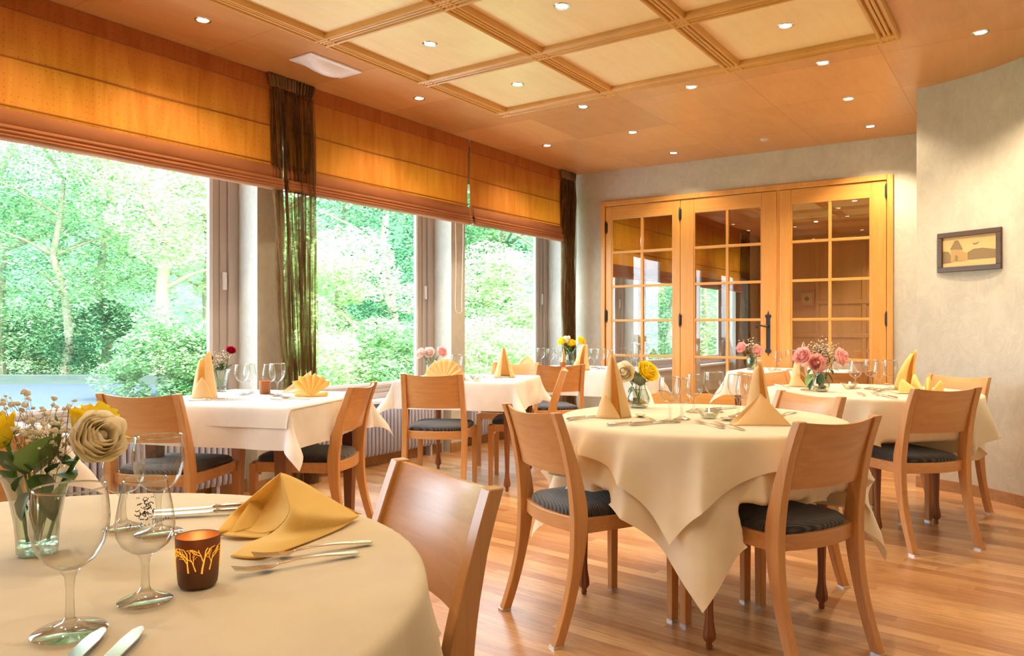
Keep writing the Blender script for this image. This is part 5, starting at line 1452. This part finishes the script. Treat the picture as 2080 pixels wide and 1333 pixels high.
# ------------------------------------------------------------------ garden
GZ = -.12
def leafmat(name, c1, c2, tr=.35):
    m, n, l, o = newmat(name)
    g = n.new('ShaderNodeNewGeometry'); r = ramp(n, [(0, c1), (1, c2)]); l.new(g.outputs['Random Per Island'], r.inputs[0])
    d = n.new('ShaderNodeBsdfDiffuse'); t = n.new('ShaderNodeBsdfTranslucent'); mx = n.new('ShaderNodeMixShader'); mx.inputs[0].default_value = tr
    l.new(r.outputs[0], d.inputs[0]); l.new(r.outputs[0], t.inputs[0]); l.new(d.outputs[0], mx.inputs[1]); l.new(t.outputs[0], mx.inputs[2]); l.new(mx.outputs[0], o.inputs[0])
    return m
M['g_pale'] = leafmat('pale_leaves', '#8fb47c', '#d2e4b8')
M['g_mid'] = leafmat('mid_leaves', '#568a5a', '#a2c792')
M['g_dark'] = leafmat('dark_leaves', '#23503a', '#4f8660')
M['g_blue'] = leafmat('bluish_leaves', '#4a7f62', '#8dbb97')
M['g_lime'] = leafmat('lime_leaves', '#90bf7c', '#dcedc4')
M['bark'] = pbr('bark', '#8d8a72', .9)
M['asphalt'] = pbr('asphalt', '#35414c', .8, spec=.2); M['grass'] = pbr('grass', '#5f8a4a', .9)
def clump(m, c_, rad, n, size, rn, fl_=1.0):
    for _ in range(n):
        while True:
            x, y, z = rn.uniform(-1, 1), rn.uniform(-1, 1), rn.uniform(-1, 1); q = x*x+y*y+z*z
            if .05 < q < 1: break
        k = (q**.5)**-.45
        p_ = Vector((c_[0]+x*k*rad[0], c_[1]+y*k*rad[1], c_[2]+z*k*rad[2]*fl_))
        s_ = size*rn.uniform(.6, 1.3); a = rn.uniform(0, 2*pi); tl = rn.uniform(-.9, .9); t2 = rn.uniform(-.6, .6)
        ax = Vector((cos(a), sin(a), t2)).normalized(); ay = Vector((-sin(a)*cos(tl), cos(a)*cos(tl), sin(tl)))
        m.v += [tuple(p_-ax*s_), tuple(p_-ay*s_*.45), tuple(p_+ax*s_), tuple(p_+ay*s_*.45)]
        b = len(m.v)-4; m.f.append((b, b+1, b+2, b+3)); m.mi.append(0)
def tree(name, label, X, Y, H, R_, leafm, seed, n=7000, size=.075, trunk=.13, low=.25, tiers=26, flat=.55, z0=GZ, grp='trees beyond the windows', cat='tree'):
    rn = random.Random(seed); t = thing(name, label, cat, (X, Y, z0), 0, grp)
    m = MB()
    if trunk:
        tk = MB(); bend = [(rn.uniform(-.1, .1)*i, rn.uniform(-.1, .1)*i, H*.9*i/6) for i in range(7)]
        tk.tube(bend, [trunk*(1-.11*i) for i in range(7)], 10)
        for k in range(7):
            h = H*rn.uniform(.35, .8); a = rn.uniform(0, 2*pi); L = R_*rn.uniform(.5, .9); i = min(5, int(h/(H*.9)*6)); b = Vector(bend[i])
            tk.tube([b, b+Vector((cos(a)*L*.5, sin(a)*L*.5, L*.25)), b+Vector((cos(a)*L, sin(a)*L, L*.4))], [trunk*.35, trunk*.22, trunk*.06], 6)
        tk.build('trunk', M['bark'], t)
    n = int(n*1.7); size *= .74
    for k in range(tiers):
        q = k/(tiers-1); h = H*(low+(1-low)*q); env = R_*sqrt(max(.06, 1-((q-.38)/.66)**2))
        a = rn.uniform(0, 2*pi); d = env*rn.uniform(.25, .85)
        rr = R_*rn.uniform(.30, .5)
        clump(m, (cos(a)*d, sin(a)*d, h), (rr, rr, rr*flat), n//tiers, size, rn)
    m.build('foliage', leafm, t, smooth=False, recalc=False)
    return t
def tpx(px, Y): return (px-1040)/F_PX*Y
T = [ # px, Y, H, R, mat, n, size, trunk, low, label
 (322, 18.3, 7.2, 2.4, 'g_pale', 11000, .078, .19, .42, 'tall pale sunlit tree with a bare straight trunk in the largest window'),
 (130, 18.4, 6.6, 2.5, 'g_mid', 10000, .075, .12, .10, 'mid green tree with long drooping twigs left in the largest window'),
 (-5, 18.8, 7.0, 2.6, 'g_blue', 10000, .075, .2, .16, 'bluish green tree at the left edge of the largest window'),
 (215, 21, 7.6, 2.8, 'g_mid', 9000, .08, .15, .10, 'mid green tree standing behind the pale tree, largest window'),
 (420, 20.5, 7.6, 2.8, 'g_lime', 9000, .08, .12, .08, 'light green tree beside the right frame of the largest window'),
 (560, 21, 7.2, 2.6, 'g_pale', 7000, .085, .15, .12, 'pale tree behind the tall sheer curtain'),
 (700, 14.5, 2.75, 1.75, 'g_lime', 10000, .07, .07, .06, 'bright lime tree filling the lower part of the middle window'),
 (690, 23, 8.0, 2.8, 'g_blue', 9000, .09, .15, .1, 'dark bluish tree rising behind the lime tree in the middle window'),
 (800, 20, 7.4, 2.5, 'g_dark', 10000, .08, .15, .06, 'dark green tree at the right of the middle window'),
 (930, 26, 8.2, 2.9, 'g_dark', 9000, .10, .17, .1, 'dark green tree at the left of the window nearest the doors'),
 (1000, 18, 2.9, 1.9, 'g_pale', 8000, .08, .08, .05, 'low pale tree in the window nearest the doors'),
 (1030, 28, 9.0, 3.2, 'g_mid', 10000, .10, .22, .1, 'tall hazy green tree in the window nearest the doors'),
 (1130, 26, 8.0, 3.0, 'g_mid', 6000, .11, .15, .1, 'green tree behind the corner pillar'),
 (-180, 18, 6.5, 2.4, 'g_mid', 4000, .09, .15, .1, 'green tree just outside the left edge'),
 (1290, 27, 7.0, 2.6, 'g_pale', 7000, .10, .15, .05, 'green tree seen through the left glazed door'),
 (1360, 24, 6.0, 1.6, 'g_blue', 7000, .09, .15, .05, 'slender green tree seen through the left glazed door, right panes'),
 (1430, 33, 7.5, 2.6, 'g_pale', 6000, .12, .15, .05, 'green tree seen through the middle glazed door'),
]
for i, (px, Y, H, R_, mt, n_, sz, tk, low, lb) in enumerate(T): tree('garden_tree', lb, tpx(px, Y), Y, H, R_, M[mt], 100+i, n_, sz, tk, low)
T2 = [(320, 13.2, 1.35, .95, 'g_mid', 'round green bush low at the right of the largest window'), (400, 13.4, 1.1, .8, 'g_mid', 'green bush in front of the right frame of the largest window'),
      (130, 19.6, 1.5, 1.1, 'g_blue', 'bluish bush at the far edge of the road, largest window'), (20, 19.8, 1.5, 1.2, 'g_dark', 'dark bush left at the far edge of the road'),
      (230, 18.6, 1.7, 1.2, 'g_dark', 'dark bush behind the round green bush'), (640, 12.5, 1.0, .9, 'g_lime', 'lime bush beside the sheer curtain foot'),
      (790, 13.5, 1.2, 1.0, 'g_mid', 'green bush at the lower right of the middle window'), (980, 16, 1.2, 1.2, 'g_lime', 'pale bush below the window nearest the doors'),
      (1060, 17, 1.6, 1.3, 'g_lime', 'pale bush at the right of the window nearest the doors')]
for i, (px, Y, H, R_, mt, lb) in enumerate(T2): tree('garden_bush', lb, tpx(px, Y), Y, H, R_, M[mt], 300+i, 4200, .06, 0, .1, 16, .7, grp='bushes beyond the windows', cat='bush')
# wooded hillside behind everything and the ground in front
m = MB()
def hill(s_, v_):
    X = -42+70*s_; Y = 27+14*v_+8*sin(s_*3); Z = GZ+9.5*v_**.8+1.2*noise.noise(Vector((X*.25, v_*4, 1)))
    return (X, Y, Z)
m.grid(hill, 60, 16)
hm = pbr('hillside', '#3d6b45', .95); struct('hillside', m, hm)
rn = random.Random(77); m = MB()
for k in range(230):
    s_, v_ = rn.random(), rn.random()**.8; p_ = hill(s_, v_); r_ = rn.uniform(.9, 1.7)
    clump(m, (p_[0], p_[1]-.8, p_[2]+.6), (r_, r_, r_*.8), 110, .15, rn)
tag(m.build('hillside_foliage', M['g_mid'], None, smooth=False, recalc=False), 'mass of distant green leaves covering the hillside beyond the garden trees', 'foliage', kind='stuff')
m = MB(); m.add([(-45, 3, GZ), (-8, 3, GZ), (30, 32, GZ), (30, 45, GZ), (-45, 45, GZ)], [(0, 1, 2, 3, 4)]); struct('garden_ground', m, M['grass'], smooth=False)
m = MB(); m.add([(-30, 5, GZ+.02), (-4.9, 10.5, GZ+.02), (-7.2, 16.6, GZ+.02), (-30, 16.6, GZ+.02)], [(0, 1, 2, 3)]); struct('road', m, M['asphalt'], smooth=False)
m = MB(); m.box(-30, -7.6, 16.7, 17.0, GZ, GZ+.2); struct('road_kerb', m, pbr('kerb', '#48564f', .9, spec=.1), smooth=False)
